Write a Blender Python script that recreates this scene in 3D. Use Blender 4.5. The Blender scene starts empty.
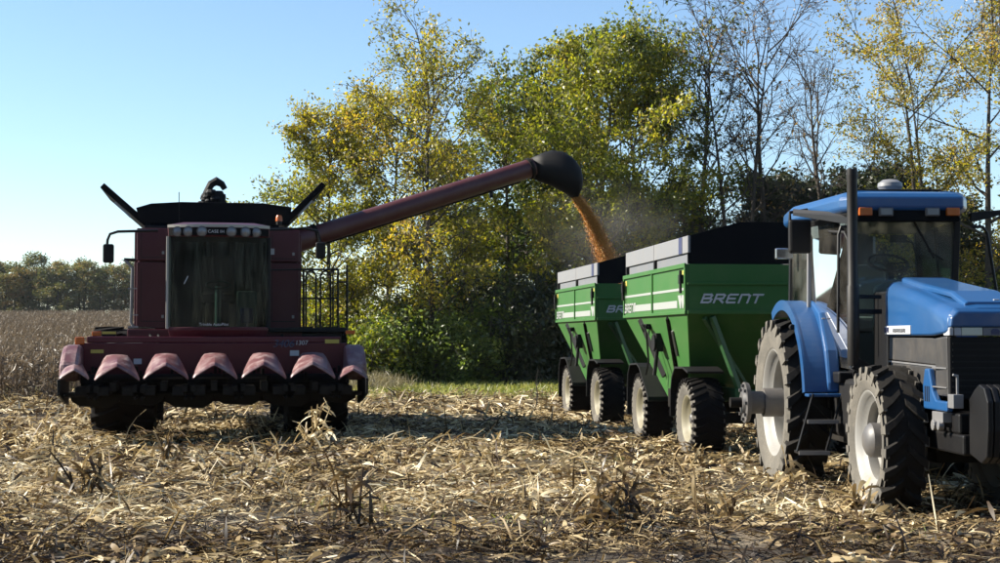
import bpy, math, random
import numpy as np
from mathutils import Vector, Matrix, noise as mnoise
R = math.radians
random.seed(11)
rng = np.random.default_rng(11)
scene = bpy.context.scene
col = scene.collection

# ------------------------------------------------------------------ camera
FPX, HORIZON, CAMH = 1500.0, 338.0, 1.65
PITCH = math.atan((HORIZON - 281.5) / FPX)
cam_d = bpy.data.cameras.new('camera')
cam = bpy.data.objects.new('camera', cam_d); col.objects.link(cam)
cam_d.sensor_width = 36.0; cam_d.sensor_fit = 'HORIZONTAL'
cam_d.lens = FPX / 1000 * 36
cam_d.clip_start = 0.1; cam_d.clip_end = 6000
cam.location = (0, 0, CAMH)
cam.rotation_euler = (R(90) + PITCH, 0, 0)
scene.camera = cam

# ------------------------------------------------------------------ sky, sun, exposure
SUN_EL, SUN_BACK = R(31), R(9)          # height, and how far behind the machines (from the left)
world = bpy.data.worlds.new('World'); scene.world = world
world.use_nodes = True
wn = world.node_tree.nodes; wl = world.node_tree.links
sky = wn.new('ShaderNodeTexSky'); sky.sky_type = 'NISHITA'
sky.sun_disc = False
sky.sun_elevation = SUN_EL
sky.sun_rotation = R(-90) + SUN_BACK
sky.air_density = 1.0; sky.dust_density = 0.0; sky.ozone_density = 3.5
wl.new(sky.outputs[0], wn['Background'].inputs[0])
wn['Background'].inputs[1].default_value = 0.074
sun_d = bpy.data.lights.new('sun', 'SUN'); sun_d.energy = 5.0; sun_d.angle = R(0.53); sun_d.color = (1, .93, .80)
sun = bpy.data.objects.new('sun', sun_d); col.objects.link(sun)
travel = Vector((math.cos(SUN_EL) * math.cos(SUN_BACK), -math.cos(SUN_EL) * math.sin(SUN_BACK), -math.sin(SUN_EL)))
sun.rotation_euler = travel.to_track_quat('-Z', 'Y').to_euler()
scene.view_settings.view_transform = 'Standard'
scene.view_settings.look = 'None'
scene.view_settings.exposure = 1.4
scene.view_settings.gamma = 1.0
scene.view_settings.use_curve_mapping = False
scene.render.engine = 'CYCLES'
scene.cycles.max_bounces = 8; scene.cycles.diffuse_bounces = 3; scene.cycles.glossy_bounces = 3
scene.cycles.transparent_max_bounces = 12; scene.cycles.transmission_bounces = 4
scene.cycles.sample_clamp_indirect = 6
scene.cycles.use_denoising = True

# ------------------------------------------------------------------ pixel to point (photo is 1000 x 563)
def P(px, py, d):
    u = (px - 500) / FPX; v = (281.5 - py) / FPX
    dy = math.cos(PITCH) - v * math.sin(PITCH); dz = math.sin(PITCH) + v * math.cos(PITCH)
    return Vector((u * d / dy, d, CAMH + dz * d / dy))

# ------------------------------------------------------------------ materials
MATS = {}
def newmat(name):
    m = bpy.data.materials.new(name); m.use_nodes = True
    MATS[name] = m
    nt = m.node_tree
    return m, nt, nt.nodes['Principled BSDF']
def mixrgb(nt, fac, a, b, mode='MIX'):
    n = nt.nodes.new('ShaderNodeMix'); n.data_type = 'RGBA'; n.blend_type = mode
    for sock, val in ((n.inputs[0], fac), (n.inputs[6], a), (n.inputs[7], b)):
        if hasattr(val, 'is_output'): nt.links.new(val, sock)
        elif isinstance(val, (int, float)): sock.default_value = val
        else: sock.default_value = (*val, 1)
    return n.outputs[2]
def noise(nt, scale, detail=4, rough=.55, coord='Object', stretch=None):
    tc = nt.nodes.new('ShaderNodeTexCoord'); n = nt.nodes.new('ShaderNodeTexNoise')
    n.inputs['Scale'].default_value = scale; n.inputs['Detail'].default_value = detail
    n.inputs['Roughness'].default_value = rough
    if stretch:
        mp = nt.nodes.new('ShaderNodeMapping'); mp.inputs['Scale'].default_value = stretch
        nt.links.new(tc.outputs[coord], mp.inputs[0]); nt.links.new(mp.outputs[0], n.inputs['Vector'])
    else: nt.links.new(tc.outputs[coord], n.inputs['Vector'])
    return n.outputs['Fac']
def ramp(nt, fac, stops):
    n = nt.nodes.new('ShaderNodeValToRGB'); nt.links.new(fac, n.inputs[0])
    e = n.color_ramp.elements
    e[0].position, e[0].color = stops[0][0], (*stops[0][1], 1)
    e[1].position, e[1].color = stops[-1][0], (*stops[-1][1], 1)
    for p, c in stops[1:-1]:
        x = e.new(p); x.color = (*c, 1)
    return n.outputs[0]
def bump(nt, bsdf, h, strength=.3, dist=.01):
    b = nt.nodes.new('ShaderNodeBump'); b.inputs['Strength'].default_value = strength; b.inputs['Distance'].default_value = dist
    nt.links.new(h, b.inputs['Height']); nt.links.new(b.outputs[0], bsdf.inputs['Normal'])

DUST = (.36, .29, .20)
def paint(name, c, rough=.4, dust=.3, metal=0, dscale=3.0, coat=0, bumpy=0, dustc=DUST, lo=.45, hi=.75, spec=.5):
    m, nt, b = newmat(name)
    c = [q * .82 for q in c]; dustc = [q * .8 for q in dustc]
    f = ramp(nt, noise(nt, dscale, 6, .65), [(lo, (0, 0, 0)), (hi, (1, 1, 1))])
    f2 = ramp(nt, noise(nt, dscale * 14, 3, .7), [(.35, (.35,) * 3), (.7, (1, 1, 1))])
    mm = nt.nodes.new('ShaderNodeMath'); mm.operation = 'MULTIPLY'; nt.links.new(f, mm.inputs[0]); nt.links.new(f2, mm.inputs[1])
    m2 = nt.nodes.new('ShaderNodeMath'); m2.operation = 'MULTIPLY_ADD'; nt.links.new(mm.outputs[0], m2.inputs[0]); m2.inputs[1].default_value = dust; m2.inputs[2].default_value = dust * .25
    nt.links.new(mixrgb(nt, m2.outputs[0], c, dustc), b.inputs['Base Color'])
    rr = nt.nodes.new('ShaderNodeMath'); rr.operation = 'MULTIPLY_ADD'; nt.links.new(m2.outputs[0], rr.inputs[0]); rr.inputs[1].default_value = .6; rr.inputs[2].default_value = rough
    nt.links.new(rr.outputs[0], b.inputs['Roughness'])
    b.inputs['Metallic'].default_value = metal; b.inputs['Specular IOR Level'].default_value = spec; b.inputs['Coat Weight'].default_value = coat
    if bumpy: bump(nt, b, noise(nt, dscale * 3, 5), bumpy, .02)
    return m
paint('combine_red', (.068, .004, .012), .38, .04, spec=.35)
paint('header_red', (.085, .005, .014), .42, .06, spec=.35)
paint('snout_red', (.105, .010, .017), .32, .62, dustc=(.44, .34, .32), dscale=4.0, lo=.46, hi=.64)
paint('auger_red', (.075, .010, .012), .42, .12)
paint('black_steel', (.005, .005, .006), .45, .02, spec=.25)
paint('black_rubber', (.006, .006, .007), .6, .03, spec=.2)
paint('black_sheet', (.003, .0035, .005), .7, .01, spec=.1)
paint('dark_iron', (.006, .0055, .0055), .7, .05, spec=.15)
paint('tractor_blue', (.006, .072, .215), .30, .09, coat=.2, dscale=1.6)
paint('hood_grey', (.026, .026, .028), .45, .16)
paint('wagon_green', (.036, .140, .030), .42, .13, spec=.2, dscale=2.0)
paint('wagon_green_dark', (.012, .09, .022), .45, .12)
paint('white_panel', (.205, .21, .225), .45, .20)
paint('grey_panel', (.15, .16, .18), .5, .2)
paint('stripe_white', (.32, .34, .32), .45, .10)
paint('letter_grey', (.55, .56, .58), .5, .05)
paint('tyre_side', (.052, .049, .044), .85, .75, dustc=(.23, .205, .165), lo=.32, hi=.72, bumpy=.2)
paint('tyre_tread', (.016, .015, .014), .9, .22, dustc=(.09, .075, .06), bumpy=.4, spec=.15)
paint('tyre_dark', (.009, .008, .008), .9, .20, dustc=(.04, .034, .028), bumpy=.4, spec=.1)
paint('rim_white', (.29, .285, .27), .5, .45, dustc=(.20, .165, .12))
paint('rim_cream', (.25, .225, .14), .5, .5, dustc=(.20, .165, .12))
paint('hub_grey', (.075, .075, .08), .45, .3)
paint('steel', (.30, .30, .31), .38, .3, metal=.6)
paint('chrome', (.6, .6, .62), .15, .1, metal=.9)
paint('orange_lens', (.5, .11, .01), .25, .05)
paint('lamp_lens', (.22, .23, .24), .2, .15, metal=.2)
paint('yellow_decal', (.55, .42, .06), .5, .2)
paint('white_decal', (.46, .47, .49), .5, .15)
paint('navy', (.02, .03, .10), .5, .1)
paint('cab_cream', (.40, .385, .33), .5, .2)
paint('seat_cloth', (.16, .05, .04), .8, .2)
paint('cab_plastic', (.26, .28, .26), .6, .25)
paint('monitor_blue', (.03, .05, .30), .4, .05)
paint('exhaust_brown', (.007, .006, .006), .5, .05, spec=.3)
paint('header_light', (.60, .62, .50), .3, .1)

def glassmat(name, tint, refl=1.0, dirt=.05):
    m, nt, b = newmat(name)
    nt.nodes.remove(b)
    out = nt.nodes['Material Output']
    tr = nt.nodes.new('ShaderNodeBsdfTransparent'); tr.inputs[0].default_value = (*tint, 1)
    gl = nt.nodes.new('ShaderNodeBsdfGlossy'); gl.inputs['Roughness'].default_value = .03
    df = nt.nodes.new('ShaderNodeBsdfDiffuse'); df.inputs[0].default_value = (.45, .42, .36, 1)
    fr = nt.nodes.new('ShaderNodeFresnel'); fr.inputs[0].default_value = 1.5 * refl
    mx = nt.nodes.new('ShaderNodeMixShader'); nt.links.new(fr.outputs[0], mx.inputs[0])
    nt.links.new(tr.outputs[0], mx.inputs[1]); nt.links.new(gl.outputs[0], mx.inputs[2])
    m2 = nt.nodes.new('ShaderNodeMixShader')
    f = ramp(nt, noise(nt, 2.5, 6), [(.35, (0, 0, 0)), (.8, (dirt * 2,) * 3)])
    nt.links.new(f, m2.inputs[0])
    nt.links.new(mx.outputs[0], m2.inputs[1]); nt.links.new(df.outputs[0], m2.inputs[2])
    nt.links.new(m2.outputs[0], out.inputs[0])
    return m
glassmat('combine_glass', (.42, .50, .48), .84, .03)
glassmat('tractor_glass', (.88, .93, .90), 1.0, .10)
glassmat('side_glass', (.74, .84, .88), 1.25, .05)

def leafmat(name, stops, trans=.45):
    m, nt, b = newmat(name)
    nt.nodes.remove(b)
    out = nt.nodes['Material Output']
    at = nt.nodes.new('ShaderNodeAttribute'); at.attribute_name = 'rnd'
    c = ramp(nt, at.outputs['Fac'], [(p_, [q * .84 for q in c_]) for p_, c_ in stops])
    d = nt.nodes.new('ShaderNodeBsdfDiffuse'); t = nt.nodes.new('ShaderNodeBsdfTranslucent')
    nt.links.new(c, d.inputs[0])
    hs = nt.nodes.new('ShaderNodeHueSaturation'); hs.inputs['Saturation'].default_value = 1.1; hs.inputs['Value'].default_value = 1.5
    nt.links.new(c, hs.inputs['Color']); nt.links.new(hs.outputs[0], t.inputs[0])
    mx = nt.nodes.new('ShaderNodeMixShader'); mx.inputs[0].default_value = trans
    nt.links.new(d.outputs[0], mx.inputs[1]); nt.links.new(t.outputs[0], mx.inputs[2])
    gl = nt.nodes.new('ShaderNodeBsdfGlossy'); gl.inputs['Roughness'].default_value = .45
    m3 = nt.nodes.new('ShaderNodeMixShader'); m3.inputs[0].default_value = .04
    nt.links.new(mx.outputs[0], m3.inputs[1]); nt.links.new(gl.outputs[0], m3.inputs[2])
    nt.links.new(m3.outputs[0], out.inputs[0])
    return m
leafmat('leaf_gold', [(0, (.11, .125, .018)), (.35, (.26, .25, .034)), (.75, (.42, .34, .050)), (1, (.44, .28, .07))], .55)
leafmat('leaf_yellowgreen', [(0, (.070, .100, .014)), (.45, (.20, .22, .028)), (.8, (.37, .34, .050)), (1, (.40, .29, .06))], .55)
leafmat('leaf_green', [(0, (.032, .055, .013)), (.5, (.080, .115, .022)), (.85, (.18, .18, .030)), (1, (.28, .22, .045))])
leafmat('leaf_bright', [(0, (.06, .09, .018)), (.5, (.16, .22, .040)), (1, (.34, .36, .09))], .5)
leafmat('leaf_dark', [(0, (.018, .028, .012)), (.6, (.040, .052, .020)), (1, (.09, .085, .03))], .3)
leafmat('leaf_tan', [(0, (.12, .08, .03)), (.5, (.26, .16, .05)), (1, (.38, .26, .08))])
leafmat('leaf_far', [(0, (.065, .085, .030)), (.45, (.13, .14, .045)), (.75, (.23, .18, .06)), (1, (.32, .19, .07))], .35)
leafmat('residue', [(0, (.034, .022, .013)), (.28, (.12, .076, .036)), (.5, (.34, .245, .12)), (.8, (.64, .51, .29)), (1, (.84, .73, .50))], .20)
leafmat('corn_dry', [(0, (.060, .043, .029)), (.5, (.140, .105, .070)), (1, (.25, .195, .130))], .3)
leafmat('grass', [(0, (.12, .15, .03)), (.5, (.26, .28, .06)), (1, (.50, .42, .15))], .35)
leafmat('weed_dry', [(0, (.10, .08, .04)), (.5, (.22, .19, .10)), (1, (.36, .31, .19))], .35)

m, nt, b = newmat('kernel')
at = nt.nodes.new('ShaderNodeAttribute'); at.attribute_name = 'rnd'
nt.links.new(ramp(nt, at.outputs['Fac'], [(0, (.34, .13, .018)), (.6, (.56, .25, .040)), (1, (.68, .40, .10))]), b.inputs['Base Color'])
b.inputs['Roughness'].default_value = .5
m, nt, b = newmat('bark')
nt.links.new(ramp(nt, noise(nt, 3, 6, .7, stretch=(4, 4, .6)), [(.3, (.022, .018, .015)), (.7, (.085, .070, .055))]), b.inputs['Base Color'])
b.inputs['Roughness'].default_value = .95
m, nt, b = newmat('bark_pale')
nt.links.new(ramp(nt, noise(nt, 3, 6, .7, stretch=(4, 4, .6)), [(.3, (.06, .05, .04)), (.7, (.17, .14, .11))]), b.inputs['Base Color'])
b.inputs['Roughness'].default_value = .95
# ground: damp soil with trampled straw, turning to rough grass by the trees
m, nt, b = newmat('soil')
n1 = noise(nt, 1.1, 6, .65); n2 = noise(nt, 16, 6, .7); n3 = noise(nt, 60, 4, .7)
soil = ramp(nt, n2, [(.3, (.014, .010, .007)), (.55, (.040, .029, .018)), (.75, (.095, .070, .044))])
straw = ramp(nt, n3, [(.3, (.03, .022, .012)), (.5, (.11, .082, .044)), (.7, (.27, .21, .12))])
fld = mixrgb(nt, ramp(nt, n1, [(.42, (.05,) * 3), (.66, (.5,) * 3)]), soil, straw)
grs = ramp(nt, n2, [(.3, (.11, .115, .03)), (.7, (.28, .25, .09))])
geo = nt.nodes.new('ShaderNodeNewGeometry'); sp = nt.nodes.new('ShaderNodeSeparateXYZ'); nt.links.new(geo.outputs['Position'], sp.inputs[0])
wob = nt.nodes.new('ShaderNodeMath'); wob.operation = 'MULTIPLY_ADD'; nt.links.new(n1, wob.inputs[0]); wob.inputs[1].default_value = 6; nt.links.new(sp.outputs[1], wob.inputs[2])
mr = nt.nodes.new('ShaderNodeMapRange'); nt.links.new(wob.outputs[0], mr.inputs[0]); mr.inputs[1].default_value = 42; mr.inputs[2].default_value = 44
def step(sock, lo, hi):
    q = nt.nodes.new('ShaderNodeMapRange'); nt.links.new(sock, q.inputs[0]); q.inputs[1].default_value = lo; q.inputs[2].default_value = hi; return q.outputs[0]
def mul(a_, b_):
    q = nt.nodes.new('ShaderNodeMath'); q.operation = 'MULTIPLY'; nt.links.new(a_, q.inputs[0]); nt.links.new(b_, q.inputs[1]); return q.outputs[0]
wy = nt.nodes.new('ShaderNodeMath'); wy.operation = 'MULTIPLY_ADD'; nt.links.new(n1, wy.inputs[0]); wy.inputs[1].default_value = 1.2; nt.links.new(sp.outputs[1], wy.inputs[2])
track = mul(mul(step(wy.outputs[0], 12.4, 12.8), step(wy.outputs[0], 13.7, 13.3)), step(sp.outputs[0], .5, 1.3))   # dried wheel track
fld = mixrgb(nt, track, fld, ramp(nt, n2, [(.3, (.14, .106, .07)), (.7, (.30, .24, .16))]))
grass_zone = mul(mr.outputs[0], step(sp.outputs[1], 68, 60))
nt.links.new(mixrgb(nt, grass_zone, fld, grs), b.inputs['Base Color'])
b.inputs['Roughness'].default_value = .95
bump(nt, b, n2, .8, .05)

# ------------------------------------------------------------------ mesh builder
class MB:
    def __init__(s): s.v = []; s.f = []; s.m = []; s.cur = 0
    def add(s, vs, fs):
        o = len(s.v); s.v.extend([tuple(x) for x in vs])
        for f in fs: s.f.append(tuple(i + o for i in f)); s.m.append(s.cur)
        return s
    def hexa(s, p):   # 4 bottom (ccw) + 4 top
        return s.add(p, [(3, 2, 1, 0), (4, 5, 6, 7), (0, 1, 5, 4), (1, 2, 6, 5), (2, 3, 7, 6), (3, 0, 4, 7)])
    def box(s, x0, x1, y0, y1, z0, z1):
        x0, x1 = sorted((x0, x1)); y0, y1 = sorted((y0, y1)); z0, z1 = sorted((z0, z1))
        return s.hexa([(x0, y0, z0), (x1, y0, z0), (x1, y1, z0), (x0, y1, z0), (x0, y0, z1), (x1, y0, z1), (x1, y1, z1), (x0, y1, z1)])
    def prism(s, poly, axis, a0, a1):
        n = len(poly)
        def pt(a, q):
            return {'x': (a, q[0], q[1]), 'y': (q[0], a, q[1]), 'z': (q[0], q[1], a)}[axis]
        vs = [pt(a0, q) for q in poly] + [pt(a1, q) for q in poly]
        fs = [tuple(range(n)), tuple(range(2 * n - 1, n - 1, -1))] + [(i, i + n, (i + 1) % n + n, (i + 1) % n) for i in range(n)]
        return s.add(vs, fs)
    def loft(s, rings, cap=True, closed=True):
        n = len(rings[0]); vs = [p for r in rings for p in r]; fs = []
        for k in range(len(rings) - 1):
            for i in range(n if closed else n - 1):
                j = (i + 1) % n
                fs.append((k * n + i, k * n + j, (k + 1) * n + j, (k + 1) * n + i))
        if cap: fs += [tuple(range(n - 1, -1, -1)), tuple(range((len(rings) - 1) * n, len(rings) * n))]
        return s.add(vs, fs)
    def tube(s, pts, r, n=8, cap=True):
        pts = [Vector(p) for p in pts]
        if not isinstance(r, (list, tuple)): r = [r] * len(pts)
        rings = []; ref = None
        for i, p in enumerate(pts):
            t = (pts[min(i + 1, len(pts) - 1)] - pts[max(i - 1, 0)]).normalized()
            if ref is None: ref = Vector((0, 0, 1)) if abs(t.z) < .9 else Vector((1, 0, 0))
            a = (ref - t * ref.dot(t)).normalized(); bb = t.cross(a); ref = a
            rings.append([p + (a * math.cos(2 * math.pi * k / n) + bb * math.sin(2 * math.pi * k / n)) * r[i] for k in range(n)])
        return s.loft(rings, cap)
    def bar(s, p, q, w, h=None):
        p, q = Vector(p), Vector(q); h = h or w; t = (q - p).normalized()
        ref = Vector((0, 0, 1)) if abs(t.z) < .95 else Vector((0, 1, 0))
        sd = t.cross(ref).normalized(); up = sd.cross(t)
        c = [(-1, -1), (1, -1), (1, 1), (-1, 1)]
        return s.loft([[a + sd * (x * w / 2) + up * (y * h / 2) for x, y in c] for a in (p, q)])
    def lathe(s, prof, n=32, c=(0, 0, 0), axis='x', cap=False, mats=None):
        rings = []
        for a, r in prof:
            ring = []
            for k in range(n):
                th = 2 * math.pi * k / n; u, w = r * math.cos(th), r * math.sin(th)
                ring.append({'x': (c[0] + a, c[1] + u, c[2] + w), 'y': (c[0] + u, c[1] + a, c[2] + w), 'z': (c[0] + u, c[1] + w, c[2] + a)}[axis])
            rings.append(ring)
        if mats:
            for k in range(len(rings) - 1):
                s.cur = mats[k]; s.loft(rings[k:k + 2], False)
            s.cur = 0
            return s
        return s.loft(rings, cap)
    def sphere(s, c, r, n=10, sc=(1, 1, 1)):
        rings = []
        for i in range(1, n):
            a = math.pi * i / n
            rings.append([(c[0] + r * sc[0] * math.sin(a) * math.cos(2 * math.pi * k / (n * 2)), c[1] + r * sc[1] * math.sin(a) * math.sin(2 * math.pi * k / (n * 2)), c[2] + r * sc[2] * math.cos(a)) for k in range(n * 2)])
        return s.loft(rings)
    def mesh(s, name, mats, smooth=False):
        me = bpy.data.meshes.new(name); me.from_pydata(s.v, [], s.f)
        for m_ in mats: me.materials.append(MATS[m_])
        if len(mats) > 1: me.polygons.foreach_set('material_index', s.m)
        if smooth: me.polygons.foreach_set('use_smooth', [True] * len(s.f))
        me.update()
        import bmesh
        bm = bmesh.new(); bm.from_mesh(me); bmesh.ops.recalc_face_normals(bm, faces=bm.faces); bm.to_mesh(me); bm.free()
        return me
    def build(s, name, mats, parent=None, bevel=0, smooth=False, loc=(0, 0, 0), rot=(0, 0, 0)):
        if isinstance(mats, str): mats = [mats]
        return link(name, s.mesh(name, mats, smooth), parent, bevel, loc, rot, smooth)
def link(name, me, parent=None, bevel=0, loc=(0, 0, 0), rot=(0, 0, 0), smooth=False):
    o = bpy.data.objects.new(name, me); col.objects.link(o)
    o.parent = parent; o.location = loc; o.rotation_euler = rot
    if bevel:
        md = o.modifiers.new('bevel', 'BEVEL'); md.width = bevel; md.segments = 2; md.limit_method = 'ANGLE'; md.angle_limit = R(35)
        md.harden_normals = False
    if smooth:
        try: me.set_sharp_from_angle(angle=R(40))
        except Exception: pass
    return o
def tag(o, label, cat, group=None, kind=None):
    o['label'] = label; o['category'] = cat
    if group: o['group'] = group
    if kind: o['kind'] = kind
    return o
def empty(name, loc=(0, 0, 0), rz=0):
    o = bpy.data.objects.new(name, None); col.objects.link(o)
    o.location = loc; o.rotation_euler = (0, 0, rz); o.empty_display_size = .3
    return o
def copy_tree(o, parent=None):
    kids = list(o.children)
    c = o.copy(); col.objects.link(c); c.parent = parent
    for ch in kids: copy_tree(ch, c)
    return c
def mat_of(loc, rz): return Matrix.Translation(loc) @ Matrix.Rotation(rz, 4, 'Z')
def text(body, size, mat, parent, m4, name='lettering', shear=0, depth=.003, spacing=1.0, weight=0, align='LEFT'):
    cu = bpy.data.curves.new(name, 'FONT'); cu.body = body; cu.size = size; cu.shear = shear
    cu.extrude = depth; cu.space_character = spacing; cu.offset = weight; cu.align_x = align
    to = bpy.data.objects.new(name, cu); col.objects.link(to)
    dg = bpy.context.evaluated_depsgraph_get(); dg.update()
    me = bpy.data.meshes.new_from_object(to.evaluated_get(dg))
    bpy.data.objects.remove(to)
    me.materials.clear(); me.materials.append(MATS[mat])
    o = bpy.data.objects.new(name, me); col.objects.link(o); o.parent = parent
    o.matrix_local = m4
    return o
FRONT = Matrix.Rotation(R(90), 4, 'X')                                     # text facing local -Y
LEFTSIDE = Matrix.Rotation(R(-90), 4, 'Z') @ Matrix.Rotation(R(90), 4, 'X')  # text facing local -X

# numpy meshes of many small faces with a random value per piece
def quads_mesh(name, V, rnd, mat, k=4):
    N = V.shape[0]
    me = bpy.data.meshes.new(name)
    me.vertices.add(N * k); me.vertices.foreach_set('co', V.reshape(-1).astype(np.float32))
    me.loops.add(N * k); me.loops.foreach_set('vertex_index', np.arange(N * k, dtype=np.int32))
    me.polygons.add(N)
    me.polygons.foreach_set('loop_start', np.arange(0, N * k, k, dtype=np.int32))
    me.polygons.foreach_set('loop_total', np.full(N, k, dtype=np.int32))
    a = me.attributes.new('rnd', 'FLOAT', 'POINT'); a.data.foreach_set('value', np.repeat(rnd, k).astype(np.float32))
    me.materials.append(MATS[mat]); me.update(calc_edges=True); me.validate()
    return me
def strips_mesh(name, pos, yaw, pitch, L, W, bow, roll, rnd, mat, segs=3, taper=.55, twist=None):
    N = len(pos); t = np.linspace(-.5, .5, segs + 1)
    d = np.stack([np.cos(yaw) * np.cos(pitch), np.sin(yaw) * np.cos(pitch), np.sin(pitch)], 1)
    n = np.stack([-np.sin(yaw), np.cos(yaw), np.zeros(N)], 1)
    u = np.cross(d, n)
    c = pos[:, None, :] + d[:, None, :] * (L[:, None] * t[None])[:, :, None] + u[:, None, :] * (bow[:, None] * (1 - 4 * t[None] ** 2))[:, :, None]
    rl = roll[:, None] + (0 if twist is None else twist[:, None] * t[None])
    sd = n[:, None, :] * np.cos(rl)[:, :, None] + u[:, None, :] * np.sin(rl)[:, :, None]
    w = W[:, None] * .5 * (1 - taper * np.abs(2 * t[None]) ** 2.5)
    V = np.stack([c - sd * w[:, :, None], c + sd * w[:, :, None]], 2).reshape(N, (segs + 1) * 2, 3)
    nv = (segs + 1) * 2
    base = (np.arange(N) * nv)[:, None, None]
    q = np.array([[2 * i, 2 * i + 1, 2 * i + 3, 2 * i + 2] for i in range(segs)])[None]
    idx = (base + q).reshape(-1).astype(np.int32)
    M = N * segs
    me = bpy.data.meshes.new(name)
    me.vertices.add(N * nv); me.vertices.foreach_set('co', V.reshape(-1).astype(np.float32))
    me.loops.add(M * 4); me.loops.foreach_set('vertex_index', idx)
    me.polygons.add(M)
    me.polygons.foreach_set('loop_start', np.arange(0, M * 4, 4, dtype=np.int32)); me.polygons.foreach_set('loop_total', np.full(M, 4, dtype=np.int32))
    me.polygons.foreach_set('use_smooth', np.ones(M, dtype=bool))
    a = me.attributes.new('rnd', 'FLOAT', 'POINT'); a.data.foreach_set('value', np.repeat(rnd, nv).astype(np.float32))
    me.materials.append(MATS[mat]); me.update(calc_edges=True)
    return me

# ------------------------------------------------------------------ terrain
def gz(x, y):
    z = 0.0
    w_ = max(0, min(1, (-x / max(y, 1) - .09) / .06)); y0 = 50 - 13 * w_
    if y > y0:
        t = min(y, 300) - y0
        z += .0225 * t * min(1, t / 25)
    amp = 1.0 if 6 < y < 60 else .4
    z += amp * (.055 * mnoise.noise((x * .35, y * .35, 0)) + .03 * mnoise.noise((x * 1.3, y * 1.3, 4)) + .018 * mnoise.noise((x * 4, y * 4, 9)))
    return z
def axis(lo, hi, step, far, grow=1.35):
    a = list(np.arange(lo, hi + 1e-6, step)); s = step; x = hi
    while x < far[1]: s *= grow; x += s; a.append(x)
    s = step; x = lo; pre = []
    while x > far[0]: s *= grow; x -= s; pre.append(x)
    return pre[::-1] + a
xs = axis(-14, 14, .22, (-1500, 1500)); ys = axis(7, 50, .22, (-60, 1600))
gv = [(x, y, gz(x, y)) for y in ys for x in xs]
nx = len(xs)
gf = [(j * nx + i, j * nx + i + 1, (j + 1) * nx + i + 1, (j + 1) * nx + i) for j in range(len(ys) - 1) for i in range(nx - 1)]
me = bpy.data.meshes.new('ground'); me.from_pydata(gv, [], gf); me.materials.append(MATS['soil'])
me.polygons.foreach_set('use_smooth', [True] * len(gf))
ground = link('ground', me); ground['kind'] = 'structure'
def gzs(x, y): return np.array([gz(a, b_) for a, b_ in zip(x, y)])

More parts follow.
